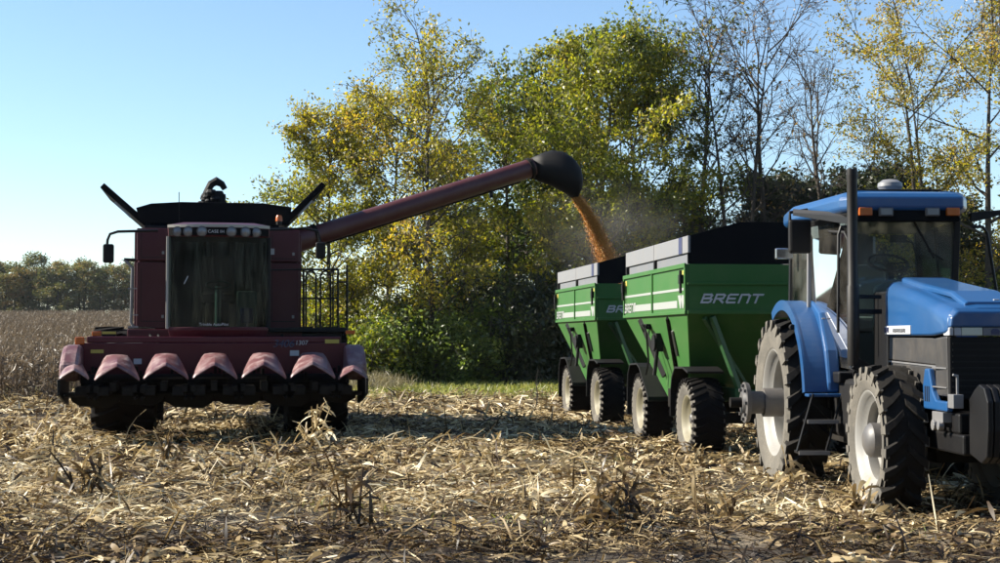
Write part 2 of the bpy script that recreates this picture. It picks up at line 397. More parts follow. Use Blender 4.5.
# ------------------------------------------------------------------ trees
def leaf_quads(pts, size, droop=.3):
    N = len(pts)
    s = size * rng.uniform(.6, 1.35, N)
    a = rng.normal(0, 1, (N, 3)); a[:, 2] -= droop; a /= np.linalg.norm(a, axis=1)[:, None]
    b_ = rng.normal(0, 1, (N, 3)); b_ -= a * (a * b_).sum(1)[:, None]; b_ /= np.linalg.norm(b_, axis=1)[:, None]
    l, w = s[:, None] * .62, s[:, None] * .30
    fold = np.cross(a, b_) * s[:, None] * .12
    return np.stack([pts - a * l, pts + b_ * w + fold, pts + a * l, pts - b_ * w + fold], 1)
def tree_mesh(seed, H, spread, start=.3, limbs=20, subs=6, twigs=5, leaves=30, leaf=.13, mat='leaf_green', bark='bark', up=.55, fork=1, bend=.06, profile='round', tw=.8, cluster=.14, hue=0.0, rt=None):
    rd = random.Random(seed); g = np.random.default_rng(seed)
    mb = MB(); pts = []; hues = []
    stems = []
    for f in range(fork):
        az = rd.uniform(0, 6.28); lean = (rd.uniform(.05, .16) if fork > 1 else rd.uniform(0, .06)) * H
        r0 = (rt or (.0105 * H + .02)) * (1 if fork == 1 else .8); n = 9; pl = []
        ox, oy = (.12 * math.cos(az), .12 * math.sin(az)) if fork > 1 else (0, 0)
        wx, wy = rd.uniform(0, 9), rd.uniform(0, 9)
        hh = H * (1 if f == 0 else rd.uniform(.8, .95))
        for i in range(n + 1):
            t = i / n
            pl.append(Vector((ox + lean * math.cos(az) * t + bend * H * .35 * (math.sin(t * 4 + wx) - math.sin(wx)) * t, oy + lean * math.sin(az) * t + bend * H * .35 * (math.sin(t * 4.5 + wy) - math.sin(wy)) * t, -.15 + (hh * .96 + .15) * t)))
        rad = [max(r0 * (1 - t / n) ** .8, .012) * (1.35 if t == 0 else 1) for t in range(n + 1)]
        mb.tube(pl, rad, 8); stems.append((pl, rad, hh))
    def at(pl, t):
        k = min(int(t * (len(pl) - 1)), len(pl) - 2); return pl[k].lerp(pl[k + 1], t * (len(pl) - 1) - k)
    def branch(p, d, L, r, lvl):
        n = 5 if lvl < 2 else 3; pl = [p.copy()]; d = d.normalized(); st = L / n
        for i in range(n):
            d = (d + Vector((rd.gauss(0, .16), rd.gauss(0, .16), rd.gauss(0, .12) + (.10 * up if lvl < 2 else -.04)))).normalized()
            pl.append(pl[-1] + d * st)
        mb.tube(pl, [max(r * (1 - .8 * i / n), .0075) for i in range(n + 1)], 5 if lvl < 2 else 3, False)
        return pl, d
    az = rd.uniform(0, 6.28)
    for i in range(limbs * fork):
        pl, rad, hh = stems[i % fork]
        t = start + (.97 - start) * ((i // fork) + rd.random() * .8) / limbs
        az += 2.4 + rd.uniform(-.3, .3)
        u_ = (t - start) / (1 - start)
        if profile == 'round': wd = .35 + .65 * math.sin(math.pi * min(1, .22 + .78 * u_))
        elif profile == 'vase': wd = .45 + .6 * u_ * (1.35 - u_ * .75)
        else: wd = 1.05 - .85 * u_          # cone
        L = spread * wd * rd.uniform(.75, 1.15)
        el = R(18 + 50 * u_ * up + rd.uniform(-8, 14)) if profile != 'cone' else R(5 + 20 * u_)
        d = Vector((math.cos(az) * math.cos(el), math.sin(az) * math.cos(el), math.sin(el)))
        p = at(pl, t); r = rad[min(int(t * 9), 9)] * .5
        lp, _ = branch(p, d, L, max(r, .035), 1)
        lh = rd.gauss(0, .12)
        for s in range(subs):
            ts = .25 + .75 * (s + rd.random()) / subs
            sp_ = at(lp, min(ts, .999)); k = min(int(ts * 5), 4); base = (lp[k + 1] - lp[k]).normalized()
            sd = (base + Vector((rd.gauss(0, .6), rd.gauss(0, .6), rd.gauss(.1, .45)))).normalized()
            sl = L * rd.uniform(.26, .46) * (1.15 - .5 * ts) + .25
            bp, bd = branch(sp_, sd, sl, max(r * .45, .018), 2)
            for q in range(twigs):
                tt = .3 + .7 * (q + rd.random()) / twigs
                tp_ = at(bp, min(tt, .999))
                td = (bd + Vector((rd.gauss(0, .8), rd.gauss(0, .8), rd.gauss(0, .55)))).normalized()
                tl = tw * rd.uniform(.5, 1.2)
                tpl, _ = branch(tp_, td, tl, .011, 3)
                nl = int(leaves * rd.uniform(.35, 1.5)) if leaves >= 3 else (1 if rd.random() < leaves else 0)
                if leaves < 6 and rd.random() < .45: nl = 0
                if nl:
                    tq = g.random(nl)
                    A = np.array([list(tpl[0]), list(tpl[-1])])
                    pp = A[0] + (A[1] - A[0]) * tq[:, None] * 1.15 + np.clip(g.normal(0, cluster, (nl, 3)), -2 * cluster, 2 * cluster) * np.array([1, 1, .8])
                    pts.append(pp); hues.append(np.clip(g.normal(.45 + lh + hue, .20, nl), 0, 1))
    tm = mb.mesh('trunk', [bark], True)
    cm = None
    if pts:
        V = leaf_quads(np.concatenate(pts), leaf)
        V[:, :, 2] = np.maximum(V[:, :, 2], .02)
        cm = quads_mesh('crown', V, np.concatenate(hues), mat)
    return tm, cm
ORD = ['first', 'second', 'third', 'fourth', 'fifth', 'sixth', 'seventh', 'eighth', 'ninth', 'tenth', 'eleventh', 'twelfth', 'thirteenth', 'fourteenth', 'fifteenth', 'sixteenth', 'seventeenth', 'eighteenth', 'nineteenth', 'twentieth', 'twenty-first', 'twenty-second', 'twenty-third', 'twenty-fourth', 'twenty-fifth', 'twenty-sixth']
def place_tree(name, meshes, px, d, label, group, rz=0, sc=1.0, scz=None, cat='tree'):
    p = P(px, 338, d)
    r = empty(name, (p.x, d, gz(p.x, d) - .03), rz)
    r.scale = (sc, sc, scz or sc)
    link('trunk' if cat == 'tree' else 'stems', meshes[0], r)
    if meshes[1]: link('crown' if cat == 'tree' else 'foliage', meshes[1], r)
    tag(r, label, cat, group); return r
def Htop(px, py, d): q = P(px, py, d); return q.z - gz(q.x, d)
EDGE = 'trees of the wood edge behind the wagons'
def T_(px, d, top, seed, label, name='wood_edge_tree', **k):
    H = Htop(px, top, d) / 1.03
    place_tree(name, tree_mesh(seed, H, **k), px, d, label, EDGE, random.uniform(0, 6))
gold = dict(mat='leaf_gold', leaf=.112)
T_(332, 53, 118, 1, 'yellow-green tree at the left end of the wood, right of the combine roof', spread=3.0, start=.10, limbs=26, subs=6, twigs=5, leaves=36, hue=-.05, **gold)
T_(438, 51, 58, 2, 'tall golden tree with dark trunk rising behind the middle of the auger', spread=4.3, start=.20, limbs=30, subs=7, twigs=5, leaves=15, hue=.02, profile='vase', up=.8, **gold)
T_(385, 55.5, 92, 3, 'golden tree between the leftmost and the tall golden tree', spread=3.6, start=.15, limbs=26, subs=6, twigs=5, leaves=24, hue=.06, **gold)
T_(506, 58, 84, 4, 'half green tree beside the tall golden tree, above the auger end', spread=3.4, start=.22, limbs=24, subs=6, twigs=5, leaves=20, leaf=.15, mat='leaf_yellowgreen', hue=-.1)
T_(592, 54, 28, 5, 'tallest dense green tree, above the auger spout', spread=4.3, start=.24, limbs=28, subs=7, twigs=5, leaves=34, leaf=.13, mat='leaf_yellowgreen', hue=.06)
T_(652, 56, 38, 6, 'dense green tree right of the falling grain', spread=3.9, start=.26, limbs=26, subs=7, twigs=5, leaves=26, leaf=.13, mat='leaf_yellowgreen', hue=-.12)
T_(548, 60, 74, 7, 'dark green tree behind the auger spout, lower than its neighbours', spread=3.3, start=.15, limbs=24, subs=6, twigs=5, leaves=24, leaf=.16, mat='leaf_green')
T_(700, 57, 18, 8, 'thinning tree with brown leaves above the nearer wagon', spread=3.4, start=.28, limbs=24, subs=6, twigs=5, leaves=5, leaf=.15, mat='leaf_green', hue=.1, profile='vase', up=.9)
T_(738, 55, -6, 9, 'tall bare tree with few brown leaves above the wagon front', spread=4.4, start=.30, limbs=13, subs=7, twigs=6, leaves=1.2, leaf=.14, mat='leaf_tan', profile='vase', up=.75, fork=2, tw=.9, rt=.16)
T_(772, 57, 10, 10, 'bare forked tree left of the exhaust stack', spread=4.0, start=.32, limbs=14, subs=7, twigs=6, leaves=1.0, leaf=.14, mat='leaf_tan', profile='vase', up=.75, tw=.9, rt=.16)
T_(836, 60, 46, 11, 'slim bare tree straight above the exhaust stack', spread=2.8, start=.34, limbs=16, subs=5, twigs=6, leaves=0, profile='vase', up=1.3, tw=.8)
T_(808, 63, 72, 12, 'small bare tree in the gap left of the exhaust stack', spread=2.5, start=.34, limbs=14, subs=5, twigs=5, leaves=.5, leaf=.13, mat='leaf_tan', profile='vase', up=1.3, tw=.8)
T_(930, 56, 6, 13, 'leaning tree with thin gold leaves above the tractor roof', spread=5.2, start=.24, limbs=11, subs=7, twigs=5, leaves=24, leaf=.105, mat='leaf_gold', hue=.25, profile='vase', up=.6, fork=2, rt=.17)
T_(986, 54, -18, 14, 'thin gold leaved tree at the right edge of the picture', spread=5.0, start=.22, limbs=15, subs=7, twigs=5, leaves=20, leaf=.105, mat='leaf_gold', hue=.2, profile='vase', up=.6, rt=.17)
T_(882, 62, 118, 15, 'short bare sapling between stack and gold tree', spread=1.5, start=.3, limbs=14, subs=5, twigs=5, leaves=0, profile='vase', up=1.2, tw=.7)
T_(1052, 57, 0, 16, 'gold tree just beyond the right edge of the picture', spread=3.5, start=.25, limbs=20, subs=6, twigs=5, leaves=8, leaf=.14, mat='leaf_gold', hue=.1, profile='vase')
# second row, darker, filling the gaps
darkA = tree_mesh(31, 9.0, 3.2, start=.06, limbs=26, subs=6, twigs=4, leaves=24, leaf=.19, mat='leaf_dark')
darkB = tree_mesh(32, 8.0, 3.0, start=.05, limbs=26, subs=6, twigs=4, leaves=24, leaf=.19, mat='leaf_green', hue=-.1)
k = 0
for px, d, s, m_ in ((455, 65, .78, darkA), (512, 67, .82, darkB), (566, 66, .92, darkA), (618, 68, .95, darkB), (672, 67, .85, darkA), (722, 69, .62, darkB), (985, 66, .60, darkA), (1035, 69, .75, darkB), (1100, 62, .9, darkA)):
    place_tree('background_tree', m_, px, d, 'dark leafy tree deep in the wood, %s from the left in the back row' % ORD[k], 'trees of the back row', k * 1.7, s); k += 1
cedar = tree_mesh(41, 5.2, 1.5, start=.05, limbs=46, subs=5, twigs=4, leaves=22, leaf=.11, mat='leaf_dark', profile='cone', tw=.4, cluster=.10)
for px, d, top, lab in ((768, 60, 176, 'dark evergreen left of the tractor roof, behind the nearer wagon'), (862, 64, 172, 'dark evergreen showing above the blue tractor roof'), (800, 62, 182, 'low dark evergreen just left of the exhaust stack'), (905, 62, 168, 'dark evergreen above the right half of the tractor roof'), (960, 60, 200, 'dark evergreen right of the tractor roof')):
    h = Htop(px, top, d) / 5.2
    place_tree('evergreen_tree', cedar, px, d, lab, 'evergreens of the wood edge', px, h * 1.15, h)
# understory shrubs along the wood edge
def shrub_mesh(seed, H, spread, mat, leaves=34, leaf=.15, stems=16, hue=0):
    rd = random.Random(seed); g = np.random.default_rng(seed); mb = MB(); pts = []; hues = []
    for i in range(stems):
        az = rd.uniform(0, 6.28); q = rd.random() ** .6; h = H * rd.uniform(.55, 1.0) * (1 - .35 * q)
        pl = [Vector((.15 * math.cos(az), .15 * math.sin(az), -.1))]
        for j in range(1, 6): t = j / 5; pl.append(Vector((spread * q * math.cos(az) * t ** 1.2 + rd.gauss(0, .06), spread * q * math.sin(az) * t ** 1.2 + rd.gauss(0, .06), h * t)))
        mb.tube(pl, [.03 * (1 - .14 * j) for j in range(6)], 4, False)
        hh = rd.gauss(0, .12)
        for j in range(11):
            t = (j + .6) / 11; k_ = min(int(t * 5), 4); c = pl[k_].lerp(pl[k_ + 1], t * 5 - k_)
            e = c + Vector((rd.gauss(0, .5), rd.gauss(0, .5), rd.gauss(.08, .28))) * (.35 + .65 * t)
            mb.tube([c, e], [.012, .006], 3, False)
            n = int(leaves * rd.uniform(.5, 1.4)); pp = np.array(list(e)) + g.normal(0, .24, (n, 3)) * np.array([1, 1, .75])
            pp[:, 2] = np.abs(pp[:, 2]) + .02
            pts.append(pp); hues.append(np.clip(g.normal(.45 + hh + hue, .2, n), 0, 1))
    return mb.mesh('stems', ['bark'], False), quads_mesh('foliage', leaf_quads(np.concatenate(pts), leaf), np.concatenate(hues), mat)
shB = shrub_mesh(51, 3.4, 1.4, 'leaf_bright', leaves=36, leaf=.12); shY = shrub_mesh(52, 3.2, 1.5, 'leaf_yellowgreen', leaves=40, leaf=.12, hue=-.1)
shG = shrub_mesh(53, 3.2, 1.6, 'leaf_green', leaves=44, leaf=.12); shD = shrub_mesh(54, 3.6, 1.7, 'leaf_dark', leaves=48, leaf=.115)  # deep shade under the wood is put into shD's dark leaf colour
UND = 'understory shrubs along the wood edge'
SH = [('yellow-green shrub low beside the combine railing', shY, 362, 50.5, 1.05), ('bright green shrub left of the golden tree trunk', shB, 404, 50.5, 1.05), ('bright green shrub at the foot of the golden tree', shB, 456, 50.6, .9),
      ('large bright leaved shrub right of the golden tree trunk', shB, 482, 51.5, 1.15), ('yellowish shrub tall behind the combine railing', shY, 330, 52.5, 1.25), ('green shrub behind the golden tree trunk', shG, 425, 53, 1.3),
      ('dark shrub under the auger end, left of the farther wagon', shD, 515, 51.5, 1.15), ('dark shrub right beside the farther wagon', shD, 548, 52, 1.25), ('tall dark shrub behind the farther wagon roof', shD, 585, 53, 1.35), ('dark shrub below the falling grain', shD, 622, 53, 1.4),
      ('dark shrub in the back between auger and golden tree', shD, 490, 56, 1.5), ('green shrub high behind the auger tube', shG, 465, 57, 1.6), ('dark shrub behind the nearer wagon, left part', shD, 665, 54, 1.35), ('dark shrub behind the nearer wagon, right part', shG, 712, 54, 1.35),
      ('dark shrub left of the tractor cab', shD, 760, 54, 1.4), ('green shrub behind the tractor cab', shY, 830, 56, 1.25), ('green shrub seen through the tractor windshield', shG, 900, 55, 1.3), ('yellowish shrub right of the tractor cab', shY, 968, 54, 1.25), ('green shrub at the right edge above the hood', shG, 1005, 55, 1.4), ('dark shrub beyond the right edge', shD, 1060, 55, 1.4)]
for i, (lab, m_, px, d, s) in enumerate(SH): place_tree('understory_shrub', m_, px, d, lab, UND, i * 2.1, s, None, 'shrub')

# ------------------------------------------------------------------ far tree row beyond the corn
farM = [tree_mesh(60 + i, 10.5 + i * .5, 3.6, start=.06, limbs=17, subs=4, twigs=3, leaves=22, leaf=.34, mat='leaf_far', cluster=.40, tw=.9, hue=(-.15, .05, .25, -.05)[i], rt=.2) for i in range(4)]
k = 0
for i in range(40):
    px = -38 + 7.2 * i + random.uniform(-2.5, 2.5)
    d = 264 + random.uniform(-8, 14)
    vis = px < 150
    lab = 'hazy tree of the far row across the cornfield, %s from the left edge' % ORD[k] if 0 <= px < 150 else ('far row tree beyond the left edge of the picture, %s outward' % ORD[5 - i] if px < 0 else 'far row tree behind the combine, %s from its left side' % ORD[i - 25])
    if 0 <= px < 150: k += 1
    place_tree('far_tree', farM[i % 4], px, d, lab, 'far tree row', i * 1.3, random.uniform(.85, 1.15), random.uniform(.62, 1.0))
# ------------------------------------------------------------------ wheels (outer side faces local -X)
WC = {}
def wheel_meshes(D, W, rimD, side, tread, rimmat, lugs, lug_h, dish, hub, nseg=48):
    key = (D, W, rimD, side, tread, rimmat, lugs, dish)
    if key in WC: return WC[key]
    Ro, r0 = D / 2, rimD / 2; Rt = Ro - lug_h
    mid = (Ro + r0) / 2
    prof = [(-.38 * W, r0 - .015), (-.44 * W, r0 + .03), (-.50 * W, mid - .02), (-.505 * W, mid + .05), (-.475 * W, Rt - .05), (-.43 * W, Rt - .008), (-.2 * W, Rt + .004), (.2 * W, Rt + .004),
            (.43 * W, Rt - .008), (.475 * W, Rt - .05), (.505 * W, mid + .05), (.50 * W, mid - .02), (.44 * W, r0 + .03), (.38 * W, r0 - .015)]
    t = MB(); t.lathe(prof, nseg, mats=[0, 0, 0, 0, 0, 1, 1, 1, 0, 0, 0, 0, 0])
    if lugs:
        for sgn in (-1, 1):
            for k in range(lugs):
                a0 = 2 * math.pi * (k + (.5 if sgn > 0 else 0)) / lugs
                da = 2 * math.pi / lugs
                st = [(.04, 0, .17), (.26, .42, .19), (.49, .72, .24)]
                rings = []
                for fx, fa, fw in st:
                    x = sgn * fx * W; a = a0 + fa * da
                    top = Ro - (.012 if fx > .45 else 0); bot = Rt - .02 - (.02 if fx > .45 else 0)
                    wa, wb = fw * da * .8, fw * da * 1.15
                    ring = []
                    for rr, aa in ((bot, a - wb), (bot, a + wb), (top, a + wa), (top, a - wa)):
                        ring.append((x, rr * math.cos(aa), rr * math.sin(aa)))
                    rings.append(ring)
                t.cur = 1; t.loft(rings[:2]); t.loft(rings[1:])
                x = sgn * .49 * W; a = a0 + .72 * da     # lug end running down the shoulder
                e = []
                for rr, xx, wa in ((Ro - .012, sgn * .485 * W, .2 * da), (Rt - .085, sgn * .508 * W, .14 * da)):
                    e.append([(xx - sgn * .03, rr * math.cos(a - wa), rr * math.sin(a - wa)), (xx - sgn * .03, rr * math.cos(a + wa), rr * math.sin(a + wa)),
                              (xx + sgn * .008, rr * math.cos(a + wa), rr * math.sin(a + wa)), (xx + sgn * .008, rr * math.cos(a - wa), rr * math.sin(a - wa))])
                t.cur = 1 if tread == 'tyre_dark' else 0; t.loft(e)
    tm = t.mesh('tyre', [side, tread], True)
    rm = MB()
    rm.lathe([(-.40 * W, r0 + .022), (-.425 * W, r0 + .012), (-.40 * W, r0 - .012), (-.30 * W, r0 - .035), (-.20 * W, r0 - .085), (.1 * W, r0 - .085), (.34 * W, r0 - .02), (.40 * W, r0 + .02)], nseg)
    rme = rm.mesh('rim', [rimmat], True)
    h = MB(); dx = dish * W
    h.lathe([(dx, r0 - .075), (dx - .015, r0 - .12), (dx - .045, r0 * .55), (dx - .02, r0 * .42), (dx - .02, .02)], nseg)
    h.lathe([(dx, r0 - .075), (dx + .02, r0 * .5), (dx + .02, .02)], nseg)
    nb = 8 if rimD > .7 else 6
    for k in range(nb):
        a = 2 * math.pi * k / nb; rr = r0 * .40
        h.lathe([(dx - .05, .002), (dx - .05, .018), (dx - .015, .018)], 6, (0, rr * math.cos(a), rr * math.sin(a)))
    if hub:
        L, hr = hub; h.cur = 1
        h.lathe([(dx - .02, hr * 1.15), (dx - .05, hr), (dx - L + .03, hr), (dx - L, hr * .85), (dx - L - .03, hr * .5), (dx - L - .03, .003)], 20)
    hm = h.mesh('wheel', [rimmat, 'hub_grey'] if hub else [rimmat], True)
    for mm in (tm, rme, hm): mm.set_sharp_from_angle(angle=R(38))
    WC[key] = (tm, rme, hm)
    return WC[key]
def wheel(parent, x, y, D, W, rimD, side='tyre_side', tread='tyre_tread', rimmat='rim_white', lugs=22, lug_h=.04, dish=-.15, hub=None, spin=0, steer=0, name='wheel'):
    tm, rme, hm = wheel_meshes(D, W, rimD, side, tread, rimmat, lugs, lug_h, dish, hub)
    w = link(name, hm, parent, loc=(x, y, D / 2 - .02), rot=(spin, 0, steer + (math.pi if x > 0 else 0)))
    link('tyre', tm, w); link('rim', rme, w)
    return w

# ------------------------------------------------------------------ combine harvester
CB_LOC = P(217, 437, 25.0); CB_LOC.z = 0
CB_RZ = math.atan2(-CB_LOC.x, CB_LOC.y)
cb = empty('combine_harvester', CB_LOC, CB_RZ)
tag(cb, 'dark red combine harvester with raised corn head and unloading auger swung out', 'combine')
CBI = mat_of(CB_LOC, CB_RZ).inverted()
def C(px, py, yl):
    """photo pixel on the combine's own plane y = yl -> local point"""
    d = 25.0 + yl
    for _ in range(8):
        q = CBI @ P(px, py, d); d += yl - q.y
    return q
def cx(px, yl): return C(px, 330, yl).x
def cz(py, yl): return C(217, py, yl).z
# body
mb = MB(); x0, x1 = cx(136, -.1), cx(299, -.1); zt = cz(229, -.1)
mb.prism([(x0 + .02, 1.25), (x1 - .02, 1.25), (x1 - .02, zt), (x0 + .02, zt)], 'y', 0, 3.6)
mb.prism([(3.6, 1.15), (5.6, 1.05), (6.1, 1.5), (5.7, 2.7), (3.6, zt - .3)], 'x', x0 + .15, x1 - .15)
mb.build('body', 'combine_red', cb, .03)
def panel(name, xa, xb, ya, yb, za, zb, mat='combine_red', bev=.015): return MB().box(xa, xb, ya, yb, za, zb).build(name, mat, cb, bev)
cabL, cabR = cx(169, -.9), cx(267, -.9)
zs = cz(262, -.1); zb = cz(329, -.1)
for xa, xb in ((x0, cabL - .03), (cabR + .03, x1)):
    panel('upper_front_panel', xa, xb, -.10, -.002, zs + .012, zt)
    panel('lower_front_panel', xa, xb, -.09, -.002, zb, zs - .012)
panel('side_shield', x0 - .05, x0 + .018, .15, 3.5, 1.3, zt - .05)
panel('side_shield', x1 - .018, x1 + .05, .15, 3.5, 1.3, zt - .05)
mb = MB().box(x0 - .10, x1 + .02, -.75, -.12, zb - .13, zb - .01); mb.build('front_deck', 'combine_red', cb, .015)
for xa, xb in ((x0, cabL - .03), (cabR + .03, x1)):
    w3 = xb - xa
    for za, zb_, ya_ in ((zs + .06, zt - .06, -.104), (zb + .12, zs - .12, -.094)):      # pressed rim of each panel and its latch
        MB().box(xa + .07, xb - .07, ya_, ya_ + .003, za, za + .012).build('panel_seam', 'black_steel', cb)
        MB().box(xa + .07, xa + .078, ya_, ya_ + .003, za + .013, zb_).build('panel_seam', 'black_steel', cb)
        MB().box(xb - .12, xb - .08, ya_ - .012, ya_ + .003, za + .06, za + .11).build('panel_latch', 'steel', cb, .004)
# hoses between body and head
for k_, px_ in enumerate((150, 158, 282)):
    MB().tube([C(px_, 335, -.75), C(px_ + 2, 341, -1.1), C(px_ - 3, 346, -1.35), C(px_ - 6, 343, -1.45)], .022, 6).build('hydraulic_hose', 'black_rubber', cb, 0, True)
# frame and axles
MB().box(-1.15, 1.15, -.16, .16, .78, 1.08).box(-.8, .8, -.3, 1.0, 1.08, 1.25).build('front_axle', 'dark_iron', cb, .02)
MB().box(-1.1, 1.1, 3.95, 4.15, .5, .68).box(-.2, .2, 3.9, 4.2, .68, 1.2).build('rear_axle', 'dark_iron', cb, .02)
wl_, wr_ = cx(125, -.2), cx(316, -.2)
for x in (wl_, wr_): wheel(cb, x, 0, 1.86, .98, .86, 'tyre_dark', 'tyre_dark', 'combine_red', 20, .05, -.2, None, .13)
for x in (-1.25, 1.25): wheel(cb, x, 4.05, 1.2, .45, .6, 'tyre_dark', 'tyre_dark', 'combine_red', 18, .035, -.2, None, .3)
# feeder house
MB().prism([(-1.45, .72), (-.1, 1.15), (-.1, 1.75), (-1.45, 1.28)], 'x', -.62, .62).build('feeder_house', 'combine_red', cb, .02)
# cab
zc0, zc1, zc2 = cz(329, -1.4), cz(238, -1.4), cz(224, -1.4)
N = 17
def front_curve(t, bulge): return -1.38 - bulge * (1 - (2 * t - 1) ** 2)
def cab_ring(z, inset, bulge, yback=-.13):
    pts = [(cabL + inset + (cabR - cabL - 2 * inset) * i / (N - 1), front_curve(i / (N - 1), bulge) + inset * .5, z) for i in range(N)]
    return pts + [(cabR - inset, yback, z), (cabL + inset, yback, z)]
MB().loft([cab_ring(zc0 - .22, .06, .12), cab_ring(zc0 - .02, 0, .20), cab_ring(zc0 + .03, 0.0, .20)]).build('cab_base', 'combine_red', cb, .012)
MB().loft([cab_ring(zc1 + .015, -.005, .24), cab_ring(zc2 - .06, -.02, .27), cab_ring(zc2 - .02, -.01, .25), cab_ring(zc2 + .03, .22, .05)]).build('cab_roof', 'combine_red', cb, .015)
mb = MB()
mb.loft([[(p[0], p[1] - .012, p[2] + dz) for p in cab_ring(zc2 - .065, -.02, .27)[:N]] + [(p[0], p[1] + .01, p[2] + dz) for p in cab_ring(zc2 - .065, -.02, .27)[:N]][::-1] for dz in (0, .045)])
mb.build('roof_rim', 'cab_cream', cb)
# roof fascia is dark with six lamps
fz0, fz1 = zc1 + .03, zc2 - .075
def fas(i, z, off): t = i / (N - 1); return (cabL + (cabR - cabL) * t, front_curve(t, .255) - off, z)
mb = MB(); mb.loft([[fas(i, z, .028) for i in range(N)] + [fas(i, z, -.01) for i in range(N)][::-1] for z in (fz0, fz1)])
mb.build('roof_fascia', 'black_sheet', cb)
for px in (176.8, 187.5, 201.3, 230.8, 244.9, 255.5):
    x = cx(px, -1.6); t = (x - cabL) / (cabR - cabL); y = front_curve(t, .255) - .03; z = (fz0 + fz1) / 2
    l = MB().lathe([(0, .082), (-.02, .082), (-.022, .07)], 20, axis='y').build('work_lamp', 'hub_grey', cb, 0, True, (x, y, z))
    MB().lathe([(-.012, .07), (-.028, .05), (-.034, .003)], 20, axis='y').build('lens', 'lamp_lens', l, 0, True)
text('CASE IH', .068, 'letter_grey', cb, Matrix.Translation((cx(215.5, -1.6), front_curve(.48, .255) - .034, (fz0 + fz1) / 2 - .024)) @ FRONT, spacing=1.05, align='CENTER')
# glass
def gl(z, i0, i1, off): return [(cabL + (cabR - cabL) * i / (N - 1), front_curve(i / (N - 1), .09) + off, z) for i in range(i0, i1)]
mb = MB(); mb.loft([gl(z, 0, N, 0) + gl(z, 0, N, .008)[::-1] for z in (zc0 + .03, zc1 + .015)]); mb.build('windshield', 'combine_glass', cb, 0, True)
for x in (cabL, cabR):
    MB().box(x - .004, x + .004, -1.30, -.25, zc0 + .06, zc1).build('side_window', 'combine_glass', cb)
    MB().bar((x, -1.345, zc0), (x, -1.345, zc1 + .02), .075, .07).build('cab_post', 'cab_cream' if x < 0 else 'black_steel', cb, .008)  # left front post is cream: the sunlight on it is put into its colour
    MB().bar((x, -.19, zc0), (x, -.19, zc1 + .02), .09, .08).build('cab_post', 'black_steel', cb, .008)
MB().box(cabL + .05, cabR - .05, -.17, -.13, zc0, zc1).build('cab_rear_wall', 'black_rubber', cb)
MB().box(cabL + .04, cabR - .04, -1.3, -.18, zc0 - .02, zc0 + .03).build('cab_floor', 'cab_plastic', cb)
s = MB().prism([(-.75, zc0 + .45), (-.25, zc0 + .42), (-.2, zc0 + .5), (-.14 - .1, zc0 + 1.2), (-.36, zc0 + 1.2), (-.36, zc0 + .6), (-.75, zc0 + .58)], 'x', -.27, .27); s.box(-.2, .2, -.65, -.3, zc0 + .03, zc0 + .45)
s.build('operator_seat', 'seat_cloth', cb, .03)
mb = MB().tube([(0, -1.15, zc0 + .03), (0, -.95, zc0 + .68)], .05, 10); mb.build('steering_column', 'cab_plastic', cb)
mb = MB(); mb.tube([(.19 * math.cos(a), -.95 + .19 * math.sin(a) * .85, zc0 + .71 + .19 * math.sin(a) * .35) for a in np.linspace(0, 2 * math.pi, 25)], .014, 6, False); mb.build('steering_wheel', 'black_rubber', cb, 0, True)
MB().box(.36, .56, -.92, -.86, zc0 + .10, zc0 + .34).bar((.46, -.84, zc0 + .02), (.46, -.84, zc0 + .2), .05).build('monitor', 'monitor_blue', cb, .01)
MB().box(.3, .62, -.8, -.3, zc0 + .03, zc0 + .62).build('control_console', 'cab_plastic', cb, .03)
w = MB().bar(C(184, 284, -1.62), C(188, 276, -1.62), .012); w.build('wiper_blade', 'letter_grey', cb)
text('Trimble AutoPilot', .062, 'letter_grey', cb, Matrix.Translation((cx(199, -1.6), -1.60, zc0 + .05)) @ FRONT)
MB().box(*sorted((cx(268.5, -.1), cx(274, -.1))), -.108, -.101, cz(254, -.1), cz(248, -.1)).build('warning_decal', 'white_decal', cb)
# tank extension
zt1 = cz(203, .3)
tl = [(cx(139, .3), cz(224, .3)), (cx(289, .3), cz(224, .3)), (cx(291, .3), cz(206, .3)), (cx(262, .3), cz(202.5, .3)), (cx(180, .3), cz(202.5, .3)), (cx(150, .3), cz(204.5, .3)), (cx(135, .3), cz(209, .3))]
MB().prism(tl, 'y', .28, .33).build('tank_extension_front', 'black_sheet', cb, .008)
MB().prism([(p[0], p[1]) for p in tl], 'y', 2.55, 2.6).build('tank_extension_rear', 'black_sheet', cb, .008)
MB().box(x0 + .1, x1 - .1, .25, 2.65, zt - .002, zt + .07).build('tank_rim', 'black_steel', cb, .01)
for a, b_, nm in ((C(146, 223.5, .3), C(102, 185, .3), 'l'), (C(284, 223, .3), C(324, 183.5, .3), 'r')):
    d_ = (b_ - a).normalized(); nrm = Vector((-d_.z, 0, d_.x)) * .05
    f = MB().hexa([a - nrm, a + nrm, a + nrm + Vector((0, 2.3, 0)), a - nrm + Vector((0, 2.3, 0)), b_ - nrm, b_ + nrm, b_ + nrm + Vector((0, 2.3, 0)), b_ - nrm + Vector((0, 2.3, 0))])
    o = f.build('tank_extension_flap', 'black_sheet', cb, .01)
    k = a.lerp(b_, .35); MB().bar(k + Vector((0, -.03, -.12)), k.lerp(b_, .55) + Vector((0, -.03, -.10)), .03).build('flap_strut', 'steel', o)
